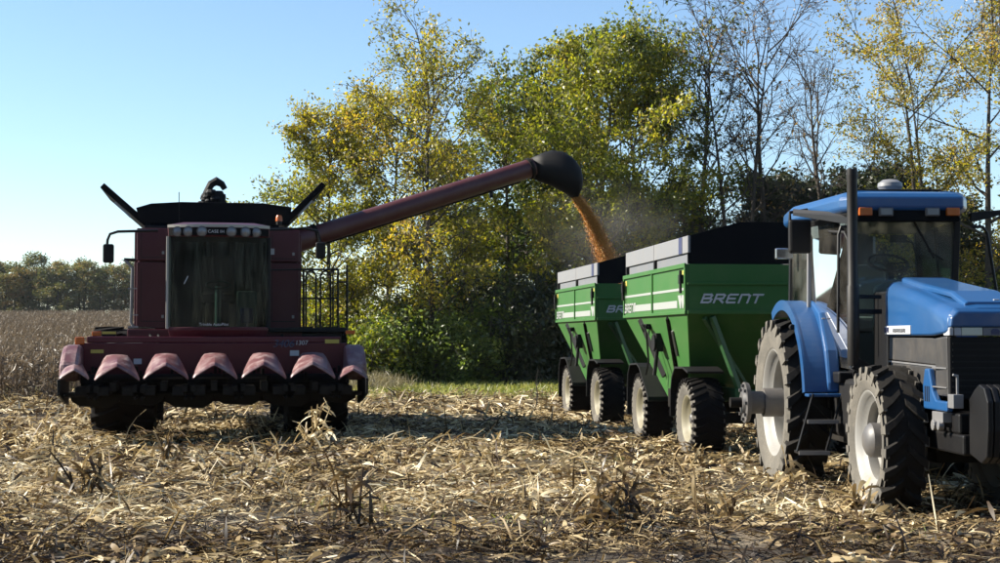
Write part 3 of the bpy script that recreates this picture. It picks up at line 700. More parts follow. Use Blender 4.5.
# bubble-up filling auger on top of tank
mb = MB(); a = C(214, 203, 1.2)
mb.lathe([(0, .20), (.12, .23), (.26, .22), (.3, .12), (.3, .003)], 14, (a.x, 1.2, zt1 - .15), 'z')
for k in range(22):
    t = random.random(); an = random.uniform(0, 6.28)
    mb.sphere((a.x - .02 + .20 * (1 - t * .5) * math.cos(an), 1.2 + .2 * math.sin(an), zt1 + .02 + .26 * t), random.uniform(.05, .10), 4, (1, 1, .8))
mb.tube([C(204, 203, 1.1), C(206, 193, 1.1), C(211, 184, 1.1), C(216.5, 181, 1.1), C(222, 184, 1.1), C(225, 189, 1.1)], [.05, .06, .07, .08, .06, .05], 7)
mb.box(a.x + .02, a.x + .20, 1.0, 1.3, zt1 - .05, zt1 + .22)
mb.build('tank_filling_auger', 'black_rubber', cb)
MB().tube([C(179, 236, -.4), C(179, 192, -.4)], .007, 5).build('radio_antenna', 'black_steel', cb)
# beacon
o = MB().lathe([(0, .06), (.07, .055), (.10, .04), (.105, .002)], 16, axis='z').build('beacon', 'orange_lens', cb, 0, True, C(279, 223, .1) + Vector((0, 0, .03)))
MB().lathe([(-.06, .05), (0, .05)], 12, axis='z', cap=True).build('beacon_base', 'black_rubber', o)
# unloading auger
AU0 = CBI @ P(296, 241.5, 25.75); AU1 = CBI @ P(533, 167.5, 27.35)
dr = (AU1 - AU0).normalized()
MB().tube([AU0 - dr * .1, AU1], .172, 20).build('unloading_auger_tube', 'auger_red', cb, 0, True)
upn = (Vector((0, 0, 1)) - dr * dr.z).normalized()
MB().tube([AU0 + dr * .5 - upn * .182, AU0.lerp(AU1, .93) - upn * .182], .018, 8).build('hydraulic_line', 'black_steel', cb)
MB().tube([AU0 - dr * .28 + Vector((0, 0, -.5)), AU0 - dr * .26 + Vector((0, 0, -.12)), AU0 - dr * .12, AU0 + dr * .3], [.20, .21, .21, .19], 18).build('auger_elbow', 'auger_red', cb, 0, True)
for q in (.012, .985):
    c_ = AU0.lerp(AU1, q) + dr * (.3 if q < .5 else 0); MB().tube([c_ - dr * .03, c_ + dr * .03], .20, 20).build('auger_flange', 'dark_iron', cb, 0, True)
# black spout boot bending down
perp = dr.cross(upn)
topl = [(531, 158), (542, 153), (552, 150), (562, 151.5), (571, 157), (578, 166), (581.5, 177), (580.5, 188), (577, 197)]
botl = [(532, 178.5), (540, 181.5), (547, 184), (553, 186.5), (558, 189), (562.5, 191.3), (566.5, 193.6), (569.5, 195.4), (572, 197.5)]
rings = []
for (ax1, ay1), (bx1, by1), wd_ in zip(topl, botl, (.18, .20, .24, .27, .29, .28, .25, .20, .14)):
    a_, b2 = CBI @ P(ax1, ay1, 27.4), CBI @ P(bx1, by1, 27.4); c_ = (a_ + b2) / 2; u2 = (a_ - b2) / 2
    rings.append([c_ + u2 * math.cos(q) + perp * wd_ * math.sin(q) for q in np.linspace(0, 2 * math.pi, 20, endpoint=False)])
mb = MB(); mb.loft(rings, cap=False)
b_o = mb.build('auger_spout', 'black_rubber', cb, 0, True)
md = b_o.modifiers.new('thick', 'SOLIDIFY'); md.thickness = .015
k = AU0.lerp(AU1, .80) - upn * .2
MB().box(k.x - .03, k.x + .03, k.y - .03, k.y + .03, k.z - .1, k.z + .02).build('auger_lamp', 'black_steel', cb, .005)
# mirrors
mb = MB().tube([C(158, 230.5, -1.0), C(118, 231.5, -1.0), C(110, 234, -1.0), C(107.5, 240, -1.0), C(107, 247, -1.0)], .022, 8); ma = mb.build('mirror_arm', 'black_steel', cb, 0, True)
p = C(108.5, 253.5, -1.0); MB().box(p.x - .085, p.x + .085, p.y - .06, p.y + .02, p.z - .15, p.z + .15).build('mirror', 'black_rubber', ma, .03)
mb = MB().tube([C(266, 230, -1.0), C(305, 228.5, -1.0), C(318, 231, -1.0), C(320, 243, -1.0)], .02, 8); ma = mb.build('mirror_arm', 'black_steel', cb, 0, True)
p = C(320.5, 250.5, -1.0); MB().box(p.x - .08, p.x + .08, p.y - .06, p.y + .02, p.z - .135, p.z + .135).build('mirror', 'black_rubber', ma, .03)
# platform and railings on the right of the picture
yl = -.45
zd = cz(328, yl)
MB().box(cx(268, yl), cx(346, yl), -.85, .35, zd - .07, zd).build('platform', 'black_steel', cb, .01)
MB().box(cx(300, yl), cx(340, yl), -.75, .25, zd - .30, zd - .072).build('battery_box', 'black_steel', cb, .02)
def rail(pts, r=.018, nm='railing'): MB().tube([C(a, b2, yl) for a, b2 in pts], r, 6).build(nm, 'black_steel', cb, 0, True)
rail([(300, 269.5), (338.5, 269.5)]); rail([(338, 269), (338, 328)]); rail([(300, 298.5), (338, 298.5)], .015)
rail([(303.5, 328), (303.5, 269.5)], .02)
for a in (306, 320.5):
    rail([(a, 328), (a, 276), (a + 2, 272), (a + 5, 271), (a + 8, 272), (a + 10, 276), (a + 10, 328)], .016)
rail([(333, 271), (333, 328)], .014)
rail([(347, 265), (347, 330)], .02, 'grab_rail'); rail([(338, 282), (347, 282)], .014)
rail([(267, 270), (300, 269.5)], .014)
# handrail on the left
yl = -.3
MB().tube([C(134, 328, yl), C(131, 322, yl), C(132.5, 268, yl), C(126, 261, yl), C(124, 259.5, yl)], .025, 8).build('grab_rail', 'steel', cb, 0, True)
MB().tube([C(124, 259.5, yl), C(136, 260, yl)], .025, 8).build('grab_rail', 'black_steel', cb, 0, True)
MB().bar(C(128, 288.5, yl), C(137, 288.5, yl), .06, .02).build('ladder_step', 'steel', cb); MB().bar(C(130, 315, yl), C(138, 315, yl), .06, .02).build('ladder_step', 'steel', cb)
MB().bar(C(128, 327, yl), C(138, 327, yl), .06, .03).build('ladder_step', 'steel', cb)
# ---- corn head
yh = -1.6
hl, hr = cx(80, yh), cx(347, yh); ztop, zbot = cz(343, yh), cz(383, yh)
hd = MB(); hd.prism([(-1.58, zbot), (-1.48, zbot), (-1.42, ztop), (-1.62, ztop)], 'x', hl, hr); hd.box(hl + .1, hr - .1, -1.60, -1.40, ztop + .004, ztop + .10)
hd = hd.build('corn_head', 'header_red', cb, .015)
MB().box(hl - .05, hr + .05, -1.62, -1.47, .66, .86).build('toolbar', 'dark_iron', hd, .015)
MB().box(hl + .02, hr - .02, -1.98, -1.60, cz(392, -1.8), cz(388, -1.8)).build('trough_floor', 'dark_iron', hd, .01)
mb = MB().lathe([(hl + .05, .13), (hr - .05, .13)], 14, (0, -1.84, zbot + .02), 'x', True)
for i in range(60):
    t = i / 60; x = hl + .08 + (hr - hl - .16) * t; a = t * 40
    mb.box(x - .02, x + .02, -1.84 + .2 * math.cos(a) - .05, -1.84 + .2 * math.cos(a) + .05, zbot + .02 + .2 * math.sin(a) - .05, zbot + .02 + .2 * math.sin(a) + .05)
mb.build('cross_auger', 'dark_iron', hd)
# row units under the snouts
for i in range(6):
    xc = cx((95.5, 141, 190, 239, 288, 334)[i], -2.2)
    u_ = MB()
    for sgn in (-1, 1):
        u_.box(xc + sgn * .07, xc + sgn * .24, -2.75, -1.99, .80, .93)
        u_.box(xc + sgn * .03, xc + sgn * .065, -2.85, -2.0, .74, .78)
        for k in range(7): u_.box(xc + sgn * .02, xc + sgn * .10, -2.78 + k * .11, -2.75 + k * .11, .85, .95)
    zz = (.60, .63, .58, .62, .59, .64)[i]; u_.prism([(xc - .375, .82), (xc + .375, .82), (xc + .34, zz + .08), (xc + .2, zz), (xc - .22, zz + .02), (xc - .35, zz + .1)], 'y', -2.1, -1.6)
    u_.build('row_unit', 'dark_iron', hd, .01)
def snout(px, k, ytop, nm='snout', side=0):
    """roof-shaped row hood: narrow flat back edge, spread front edge shaped like a chevron"""
    back = [(-.90, 17), (-.80, 11), (-.64, 4.5), (-.50, 1.0), (-.24, .2), (0, 0), (.24, .2), (.50, 1.0), (.64, 4.5), (.80, 11), (.90, 17)]
    midr = [(-1.03, 21.5), (-.90, 15.5), (-.68, 9.5), (-.50, 7.4), (-.16, 5.2), (0, 4.2), (.16, 5.2), (.50, 7.4), (.68, 9.5), (.90, 15.5), (1.03, 21.5)]
    fr1 = [(-1.10, 25), (-.92, 20.5), (-.68, 16.8), (-.45, 14.2), (-.14, 10.6), (0, 9.4), (.14, 10.6), (.45, 14.2), (.68, 16.8), (.92, 20.5), (1.10, 25)]
    lip = [(-1.08, 26.4), (-.90, 23.2), (-.66, 20), (-.43, 17), (-.12, 13.4), (0, 12.4), (.12, 13.4), (.43, 17), (.66, 20), (.90, 23.2), (1.08, 26.4)]
    rings = [[C(px + a_ * 21 * k, ytop + b2 * k, yy) for a_, b2 in rg] for rg, yy in ((back, -1.95), (midr, -2.35), (fr1, -2.80), (lip, -2.86))]
    mb = MB(); mb.loft(rings, cap=False, closed=False)
    o = mb.build(nm, 'snout_red', hd, 0, True)
    o.data.set_sharp_from_angle(angle=R(16)); md = o.modifiers.new('thick', 'SOLIDIFY'); md.thickness = .018
    md = o.modifiers.new('bevel', 'BEVEL'); md.width = .006; md.segments = 1
    return o
for i in range(5):
    snout(117 + 48.9 * i, 1.0, 353.5 + (.8 if i == 0 else 0) - .35 * i)
    g = cx(116.5 + 49 * i, -2.0)
    MB().box(g - .05, g + .05, -2.7, -1.95, .86, 1.0).build('divider_frame', 'dark_iron', hd, .01)
# end dividers: tall rounded fender behind a smaller snout
for px, sgn, xo in ((74, -1, 62), (353, 1, 365)):
    xa, xb2 = sorted((cx(xo, -1.9), cx(xo - sgn * 20, -1.9)))
    prof = [(-1.40, 1.0), (-1.40, cz(350, -1.5)), (-1.50, cz(344.5, -1.5)), (-1.78, cz(345.5, -1.8)), (-2.05, cz(353, -2)), (-2.3, cz(364, -2.3)), (-2.3, 1.0)]
    MB().prism(prof, 'x', xa, xb2).build('end_fender', 'snout_red', hd, .07)
    snout(px, .66, 362, 'end_snout')
    xs_ = cx(xo - sgn * 4, -2)
    MB().prism([(-3.0, .82), (-2.2, .68), (-1.6, .62), (-1.6, 1.02), (-3.0, 1.05)], 'x', xs_ - .02, xs_ + .02).build('end_shield', 'black_steel', hd, .01)
    MB().box(xs_ - sgn * .03, xs_ - sgn * .5, -2.6, -2.2, .78, .84).build('end_skid', 'dark_iron', hd, .01)
# lamps on the head, decals
p = C(80, 341, -1.6); MB().box(p.x - .07, p.x + .07, p.y - .06, p.y, p.z - .055, p.z + .06).build('marker_lamp', 'orange_lens', hd, .015)
p = C(351, 333, -1.6); MB().box(p.x - .09, p.x + .06, p.y - .06, p.y, p.z - .02, p.z + .04).build('marker_lamp', 'orange_lens', hd, .01)
p = C(109, 336, -.9); MB().box(p.x - .11, p.x + .11, p.y - .1, p.y + .1, p.z - .12, p.z + .08).bar((p.x, p.y, p.z - .1), (p.x, p.y, p.z - .45), .05).build('lamp_bracket', 'black_rubber', cb, .01)
MB().box(p.x - .26, p.x - .112, p.y - .05, p.y + .05, p.z + .0, p.z + .07).build('turn_lamp', 'orange_lens', cb, .01)
MB().box(p.x - .10, p.x + .115, p.y - .105, p.y - .101, p.z + .03, p.z + .07).build('reflector', 'yellow_decal', cb)
MB().tube([C(99, 350, -1.2), C(106, 345, -1.2), C(118, 343.5, -1.2), C(150, 345, -1.2)], .03, 6).build('hydraulic_hose', 'hub_grey', cb, 0, True)
def decal(px0, px1, py0, py1, mat, nm):
    z0, z1 = cz(py1, -1.6), cz(py0, -1.6)
    MB().box(cx(px0, -1.6), cx(px1, -1.6), -1.628, -1.619, z0, z1).build(nm, mat, hd)
decal(134, 142, 358.5, 364, 'white_decal', 'warning_decal'); decal(290, 299, 350.5, 356, 'white_decal', 'warning_decal')
decal(91, 104, 349.5, 353, 'yellow_decal', 'caution_stripe'); decal(325, 339, 339.5, 343.5, 'yellow_decal', 'caution_stripe')
text('3406', .165, 'navy', hd, Matrix.Translation((cx(273, -1.6), -1.632, cz(347, -1.6))) @ FRONT, shear=.25)
text('3406', .165, 'grey_panel', hd, Matrix.Translation((cx(272.6, -1.6), -1.626, cz(347.3, -1.6))) @ FRONT, shear=.25)
text('1307', .10, 'letter_grey', hd, Matrix.Translation((cx(295, -1.6), -1.63, cz(345, -1.6))) @ FRONT, shear=.1)

# ------------------------------------------------------------------ gravity wagons
STROKES = {'B': [[(0, 0), (0, 1), (.55, 1), (.66, .86), (.60, .56), (.05, .5)], [(.05, .5), (.62, .5), (.74, .36), (.70, .1), (.55, 0), (0, 0)]],
           'R': [[(0, 0), (0, 1), (.55, 1), (.70, .88), (.64, .52), (.05, .46)], [(.32, .46), (.72, 0)]],
           'E': [[(.70, 1), (.1, 1), (0, .88), (0, .12), (.1, 0), (.68, 0)], [(0, .5), (.58, .5)]],
           'N': [[(0, 0), (0, 1), (.55, 1), (.72, .85), (.72, 0)]],
           'T': [[(-.02, 1), (.74, 1)], [(.36, 1), (.36, 0)]]}
def stroke_word(word, h, w, gap, sw, shear, mat, parent, m4):
    mb = MB(); x = 0
    for ch in word:
        for st_ in STROKES[ch]:
            pts = [Vector((x + a * w, 0, b_ * h)) for a, b_ in st_]
            for p_, q_ in zip(pts, pts[1:]):
                t_ = (q_ - p_).normalized(); n_ = Vector((-t_.z, 0, t_.x)) * sw / 2; e_ = t_ * sw / 2
                c_ = [p_ - e_ - n_, q_ + e_ - n_, q_ + e_ + n_, p_ - e_ + n_]
                dy = .0008 * (len(mb.f) % 7)
                c2 = [(k.x + k.z * shear, k.z) for k in c_]
                mb.add([(a, -.004 - dy, b_) for a, b_ in c2] + [(a, 0, b_) for a, b_ in c2], [(0, 1, 2, 3), (7, 6, 5, 4), (0, 4, 5, 1), (1, 5, 6, 2), (2, 6, 7, 3), (3, 7, 4, 0)])
        x += w * .74 + gap
    o = mb.build('lettering', mat, parent)
    o.matrix_local = m4
    return o
def make_wagon():
    r = empty('gravity_wagon')
    L, W2 = 4.25, 1.32           # box length, half width; local origin under the box centre, front at -Y
    yf, yr = -L / 2, L / 2
    zb_, zg, ze1, zt_ = 2.00, 2.64, 2.79, 3.02
    th = .03
    # side panels, two per side
    for sx in (-1, 1):
        for ya, yb in ((yf + .004, -.012), (.012, yr - .004)):
            MB().box(sx * W2, sx * (W2 - th), ya, yb, zb_, zg).build('side_panel', 'wagon_green', r, .006)
        xo = sx * W2
        MB().box(xo + sx * .002, xo + sx * .028, yf, yr, zg - .05, zg + .012).build('top_rail', 'wagon_green', r, .006)
        MB().box(xo + sx * .002, xo + sx * .028, yf, yr, zb_ - .03, zb_ + .015).build('belt_rail', 'wagon_green', r, .006)
        MB().box(xo + sx * .002, xo + sx * .020, -.03, .03, zb_, zg).build('seam_rib', 'wagon_green', r, .004)
        for y in (yf + .03, yr - .03): MB().box(xo + sx * .002, xo + sx * .024, y - .03, y + .03, zb_, zg).build('corner_post', 'wagon_green', r, .004)
        for ya, yb in ((yf + .08, -.05), (.05, yr - .08)):
            MB().box(xo, xo + sx * .006, ya, yb, zb_ + .29, zb_ + .325).build('side_stripe', 'stripe_white', r)
            MB().box(xo, xo + sx * .005, ya + (.45 if ya < 0 else .02), yb - (.02 if ya < 0 else .62), zb_ + .06, zb_ + .16).build('side_stripe', 'stripe_white', r)
        for y in (yf + .10, yr - .22): MB().box(xo, xo + sx * .005, y, y + .12, zg - .16, zg - .08).build('warning_sticker', 'yellow_decal', r)
        # swoosh mark by the front corner, name block by the rear one
        for k in range(2):
            MB().prism([(yf + .08 + .18 * k, zb_ + .23), (yf + .30 + .18 * k, zb_ + .23), (yf + .22 + .14 * k, zb_ + .05), (yf + .16 + .14 * k, zb_ + .05)], 'x', xo, xo + sx * .007).build('swoosh_mark', 'stripe_white', r)
        if sx < 0: stroke_word('BRENT', .12, .16, .05, .03, .3, 'stripe_white', r, Matrix.Translation((xo - .003, yr - .08, zb_ + .06)) @ Matrix.Rotation(R(-90), 4, 'Z'))
        # extension boards
        for ya, yb in ((yf + .01, -.09), (.03, yr - .16)):
            MB().box(sx * (W2 - .05), sx * (W2 - .075), ya, yb, zg + .004, ze1 - .004).build('lower_extension_board', 'grey_panel', r, .004)
        for ya, yb in ((yf, -.012), (.012, yr - .02)):
            MB().box(sx * (W2 - .02), sx * (W2 - .055), ya, yb, ze1, zt_).build('upper_extension_board', 'white_panel', r, .006)
        for y in (-.05, yr - .09): MB().box(sx * (W2 - .01), sx * (W2 - .085), y - .035, y + .035, zg + .004, ze1 - .002).build('extension_post', 'black_rubber', r, .004)
        MB().box(sx * (W2 - .015), sx * (W2 - .019), yf + .32, yf + .52, ze1 + .004, zt_ - .004).build('tarp_strap', 'navy', r)
        for y in (yf + .14, yr - .12):
            lt = MB().box(xo + sx * .02, xo + sx * .07, y - .05, y + .05, zb_ + .38, zb_ + .50); lt.tube([(xo + sx * .05, y, zb_ + .25), (xo + sx * .05, y, zb_ + .56)], .02, 6); lt.build('tarp_latch', 'black_rubber', r)
    # front and rear end walls, black raised end caps
    for y, s_ in ((yf, 1), (yr, -1)):
        MB().box(-W2 + .032, W2 - .032, y, y + s_ * th, zb_ - .02, zg).build('end_panel', 'wagon_green', r, .006)
        MB().box(-W2 + .01, W2 - .01, y - s_ * .025, y - s_ * .002, zg - .28, zg - .25).build('end_rib', 'wagon_green', r, .004)
        MB().box(-W2 + .01, W2 - .01, y - s_ * .025, y - s_ * .002, zb_ - .03, zb_ + .02).build('end_rib', 'wagon_green', r, .004)
        MB().prism([(-W2 + .02, zg + .004), (W2 - .02, zg + .004), (W2 - .02, zt_ - .005), (W2 - .75, zt_ + .19), (-W2 + .75, zt_ + .19), (-W2 + .02, zt_ - .005)], 'y', y + s_ * .005, y + s_ * .03).build('end_cap', 'black_sheet', r, .004)
    stroke_word('BRENT', .105, .165, .048, .026, .42, 'letter_grey', r, Matrix.Translation((-W2 + .20, yf - .003, zb_ + .125)))
    # rolled tarp bow along the far side
    MB().tube([(W2 - .1, yf + .03, zt_ + .12), (W2 - .1, yr - .03, zt_ + .12)], .075, 10).build('rolled_tarp', 'black_sheet', r, 0, True)
    # hopper: near side steep, ends and far side sloping to a chute
    top = [(-W2 + .01, yf + .01, zb_ - .03), (W2 - .01, yf + .01, zb_ - .03), (W2 - .01, yr - .01, zb_ - .03), (-W2 + .01, yr - .01, zb_ - .03)]
    mid = [(-W2 + .30, yf + 1.05, 1.05), (.1, yf + 1.15, .95), (.1, yr - 1.15, .95), (-W2 + .30, yr - 1.05, 1.05)]
    bot = [(-W2 + .34, -.45, .74), (-.35, -.45, .72), (-.35, .45, .72), (-W2 + .34, .45, .74)]
    MB().loft([bot, mid, top], cap=False).build('hopper', 'wagon_green', r, .01)
    def side_at(y, z): t = (zb_ - z) / (zb_ - 1.05); return Vector((-W2 + .01 + .29 * t - .02, y, z))
    for y in (-.75, .75): MB().bar(side_at(y * 1.25, zb_ - .06), side_at(y * .55, 1.08), .035, .10).build('hopper_rib', 'black_steel', r, .004)
    MB().bar(side_at(-1.0, zb_ - .25), side_at(-.85, 1.4), .03, .05).build('door_guide', 'steel', r, .004)
    d_ = MB(); q = side_at(0, 1.55); d_.box(q.x - .10, q.x, -.13, .10, 1.45, 1.72); d_.tube([(q.x - .06, 0, 1.5), (q.x - .10, .02, 1.1)], .03, 8); d_.lathe([(-.03, .12), (0, .12)], 12, (q.x - .10, -.02, 1.58), 'x', True)
    d_.build('door_crank', 'black_rubber', r)
    q = side_at(.4, 1.8); MB().tube([(q.x - .03, .75, 1.75), (q.x - .10, .55, 1.86), (q.x - .14, .3, 1.84), (q.x - .10, .22, 1.72), (q.x - .05, .3, 1.3), (q.x - .05, .5, 1.1)], .016, 6).build('hydraulic_hose', 'black_rubber', r, 0, True)
    MB().box(q.x - .08, q.x, .34, .50, 1.78, 1.86).build('hose_holder', 'black_rubber', r, .01)
    MB().box(-W2 + .32, -W2 + .36, -.42, .42, .62, 1.04).build('discharge_door', 'dark_iron', r, .01)
    # running gear
    ax = 1.55
    MB().box(-.62, -.48, yf + .15, yr - .15, .78, .96).box(.48, .62, yf + .15, yr - .15, .78, .96).box(-.48, .48, -ax - .08, -ax + .08, .80, .94).box(-.48, .48, ax - .08, ax + .08, .80, .94).build('frame', 'wagon_green_dark', r, .01)
    for y in (-ax, ax): MB().box(-.88, .88, y - .07, y + .07, .48, .62).box(-.4, .4, y - .06, y + .06, .62, .78).build('axle', 'dark_iron', r, .01)
    for sx in (-1, 1):
        for y in (-1, 1):
            MB().bar((sx * .55, y * (L / 2 - .22), .96), (sx * (W2 - .35), y * (L / 2 - .02), zb_ - .06), .07).build('brace', 'wagon_green_dark', r, .006)
            MB().bar((sx * (W2 - .25), y * (L / 2 - .03), zb_ - .08), (sx * .30, y * (L / 2 - .75), .98), .06).build('brace', 'wagon_green_dark', r, .006)
            wheel(r, sx * (W2 - .32), y * ax, 1.13, .44, .62, 'tyre_side', 'tyre_dark', 'rim_cream', 30, .016, -.12, (.06, .10), random.random())
            # fender: arch over the wheel with a long plate sloping to the wagon's middle
            prof = [(.66, .42), (.66, .85), (.60, 1.08), (.42, 1.24), (-.10, 1.26), (-.30, 1.20), (-.95, .76), (-.97, .70)]
            if y < 0: prof = [(.40, 1.20), (.10, 1.26), (-.38, 1.25), (-.58, 1.10), (-.66, .88), (-.68, .55)]
            f = MB(); pts = [(a if y > 0 else a, b_) for a, b_ in prof]
            ins = .03
            inner = []
            n_ = len(pts)
            for i in range(n_):
                a, b_ = Vector(pts[max(i - 1, 0)]), Vector(pts[min(i + 1, n_ - 1)]); t = (b_ - a).normalized(); nn = Vector((-t.y, t.x))
                if nn.dot(Vector((0, .6)) - Vector(pts[i])) < 0: nn = -nn
                inner.append((pts[i][0] + nn.x * ins, pts[i][1] + nn.y * ins))
            sg = 1 if y > 0 else -1
            for i in range(n_ - 1):
                poly = [pts[i], pts[i + 1], inner[i + 1], inner[i]]
                poly = [(y * ax + (a if y > 0 else -a), b_) for a, b_ in poly]
                f.prism(poly, 'x', sx * (W2 - .05), sx * (W2 - .55))
            f.build('fender', 'black_rubber', r, .004)
    # tongue
    MB().bar((-.3, yf + .4, .72), (0, yf - .95, .55), .09).bar((.3, yf + .4, .72), (0, yf - .95, .55), .09).box(-.07, .07, yf - 1.3, yf - .9, .5, .6).build('tongue', 'wagon_green_dark', r, .01)
    MB().tube([(.1, yf + .2, .95), (.1, yf - .4, .62), (.05, yf - 1.2, .75)], .02, 6).build('hydraulic_hose', 'black_rubber', r, 0, True)
    MB().box(W2 - .95, W2 - .70, yr + .03, yr + .06, 1.6, 1.82).build('rear_reflector', 'orange_lens', r, .01)
    return r
def wagon_pose(pf, df, pr_, dr_):
    a = P(pf, 338, df); b_ = P(pr_, 338, dr_); v = Vector((a.x - b_.x, a.y - b_.y)).normalized()
    rz = math.atan2(v.x, -v.y)
    side = Vector((-v.y, v.x))
    if side.x < 0: side = -side
    mid_ = Vector(((a.x + b_.x) / 2, (a.y + b_.y) / 2)) + side * 1.32
    return (mid_.x, mid_.y, 0), rz
wg1 = make_wagon()
loc, rz = wagon_pose(687, 20.0, 624.5, 24.25); wg1.location = loc; wg1.rotation_euler = (0, 0, rz)
tag(wg1, 'green gravity wagon hitched right behind the blue tractor, the nearer of two', 'wagon', 'green gravity wagons')
wg2 = copy_tree(wg1)
loc2, rz2 = wagon_pose(596.5, 27.2, 556.5, 31.45); wg2.location = loc2; wg2.rotation_euler = (0, 0, rz2)
tag(wg2, 'green gravity wagon farther back, being filled with grain by the auger spout', 'wagon', 'green gravity wagons')
# grain heap inside the far wagon
M2 = mat_of(loc2, rz2)
hv = []
for j in range(25):
    for i in range(15):
        x = -1.2 + 2.4 * i / 14; y = -2.0 + 4.0 * j / 24
        hv.append(M2 @ Vector((x, y, 2.25 + .45 * math.exp(-((x + .5) ** 2 + (y + 1.1) ** 2) / 1.2) + .02 * mnoise.noise((x * 5, y * 5, 2)))))
me = bpy.data.meshes.new('grain_heap'); me.from_pydata(hv, [], [(j * 15 + i, j * 15 + i + 1, (j + 1) * 15 + i + 1, (j + 1) * 15 + i) for j in range(24) for i in range(14)])
me.materials.append(MATS['kernel']); heap = link('grain_heap', me)
tag(heap, 'heap of orange corn grain inside the farther green wagon', 'grain', kind='stuff')

# ------------------------------------------------------------------ tractor
TR_LOC = Vector((4.22, 17.3, 0)); TR_RZ = R(1.6)
tr = empty('tractor', TR_LOC - Vector((0, 0, .03)), TR_RZ)
tag(tr, 'blue row crop tractor with tall exhaust stack pulling the green wagons', 'tractor')
TRI = mat_of(TR_LOC, TR_RZ).inverted()
def T(px, py, yl):
    d = 17.3 + yl
    for _ in range(8):
        q = TRI @ P(px, py, d); d += yl - q.y
    return q
def tp(nm, mat, f, bev=.012, smooth=False, par=None):
    mb = MB(); f(mb); return mb.build(nm, mat, par or tr, bev, smooth)
# wheels
for sx in (-1, 1):
    wheel(tr, sx * .88, 0, 1.92, .48, 1.20, 'tyre_side', 'tyre_tread', 'rim_white', 22, .05, .12, None, .05)
    wheel(tr, sx * .60, -2.85, 1.44, .40, .93, 'tyre_side', 'tyre_tread', 'rim_white', 20, .045, .05, (.20, .165), .2)
    # bar axle and wheel weight sticking out of the rear wheel
    ax_ = MB(); ax_.lathe([(sx * .70, .058), (sx * 1.58, .058), (sx * 1.58, .003)], 16, (0, 0, .94)); ax_.build('bar_axle', 'dark_iron', tr, 0, True)
    hb = MB(); hb.lathe([(sx * .98, .10), (sx * .98, .165), (sx * 1.20, .165), (sx * 1.20, .13), (sx * 1.36, .13), (sx * 1.36, .10)], 24, (0, 0, .94)); hb.build('axle_hub', 'hub_grey', tr, 0, True)
    dk = MB(); dk.lathe([(sx * 1.37, .06), (sx * 1.37, .225), (sx * 1.42, .235), (sx * 1.42, .14), (sx * 1.45, .12), (sx * 1.45, .06)], 24, (0, 0, .94))
    for k in range(8): dk.box(sx * 1.42, sx * 1.45, .19 * math.cos(k * .785) - .018, .19 * math.cos(k * .785) + .018, .94 + .19 * math.sin(k * .785) - .018, .94 + .19 * math.sin(k * .785) + .018)
    dk.build('dual_hub_disc', 'hub_grey', tr, 0, True)
# chassis
tp('chassis', 'dark_iron', lambda m_: m_.box(-.30, .30, -3.6, .3, .72, 1.22).box(-.34, .34, -.4, .45, .62, 1.35).box(-.22, .22, -2.3, -.6, .55, .75))
tp('front_axle', 'dark_iron', lambda m_: m_.box(-.42, .42, -2.94, -2.76, .60, .84).box(-.2, .2, -3.1, -2.7, .5, .95).lathe([(-.50, .13), (-.38, .17), (-.38, .002)], 14, (0, -2.85, .735)).lathe([(.50, .13), (.38, .17), (.38, .002)], 14, (0, -2.85, .735)))
tp('fuel_tank', 'black_rubber', lambda m_: m_.box(-.62, -.32, -2.1, -.75, .62, 1.25).box(.32, .62, -2.1, -.75, .62, 1.25), .05)
tp('drawbar', 'dark_iron', lambda m_: m_.box(-.06, .06, .3, 1.55, .42, .50))
# hood: rear section narrower, nose module wider
def ringhood(y, hw, zl, zs_, ztp, crown):
    return [(-hw, y, zl), (hw, y, zl), (hw, y, ztp - .13), (hw * .97, y, ztp - .07), (hw * .84, y, ztp - .015), (hw * .3, y, ztp + crown * .5), (-hw * .3, y, ztp + crown * .5), (-hw * .84, y, ztp - .015), (-hw * .97, y, ztp - .07), (-hw, y, ztp - .13)]
tp('hood', 'tractor_blue', lambda m_: m_.loft([ringhood(-2.02, .35, 1.70, 1.97, 2.24, .03), ringhood(-2.12, .37, 1.70, 1.97, 2.26, .03), ringhood(-2.9, .375, 1.70, 1.95, 2.15, .03), ringhood(-3.40, .38, 1.70, 1.92, 2.07, .03), ringhood(-3.65, .41, 1.70, 1.90, 2.03, .03), ringhood(-4.05, .42, 1.72, 1.86, 1.965, .03), ringhood(-4.14, .41, 1.74, 1.84, 1.93, .02)]), .02, True)
tp('hood_crest', 'tractor_blue', lambda m_: m_.loft([[(-.23, y, z - .05), (.23, y, z - .05), (.23, y, z - .004), (.20, y, z + .010), (-.20, y, z + .010), (-.23, y, z - .004)] for y, z in ((-2.15, 2.285), (-2.8, 2.20), (-3.66, 2.10), (-4.05, 1.99))]), .012)
tp('air_inlet', 'hood_grey', lambda m_: m_.hexa([(-.16, -3.85, 2.005), (.16, -3.85, 2.005), (.16, -3.45, 2.06), (-.16, -3.45, 2.06), (-.16, -3.85, 2.035), (.16, -3.85, 2.035), (.16, -3.45, 2.115), (-.16, -3.45, 2.115)]), .01)
tp('hood_emblem', 'white_decal', lambda m_: m_.box(.05, .10, -4.0, -3.92, 2.012, 2.024), .004)
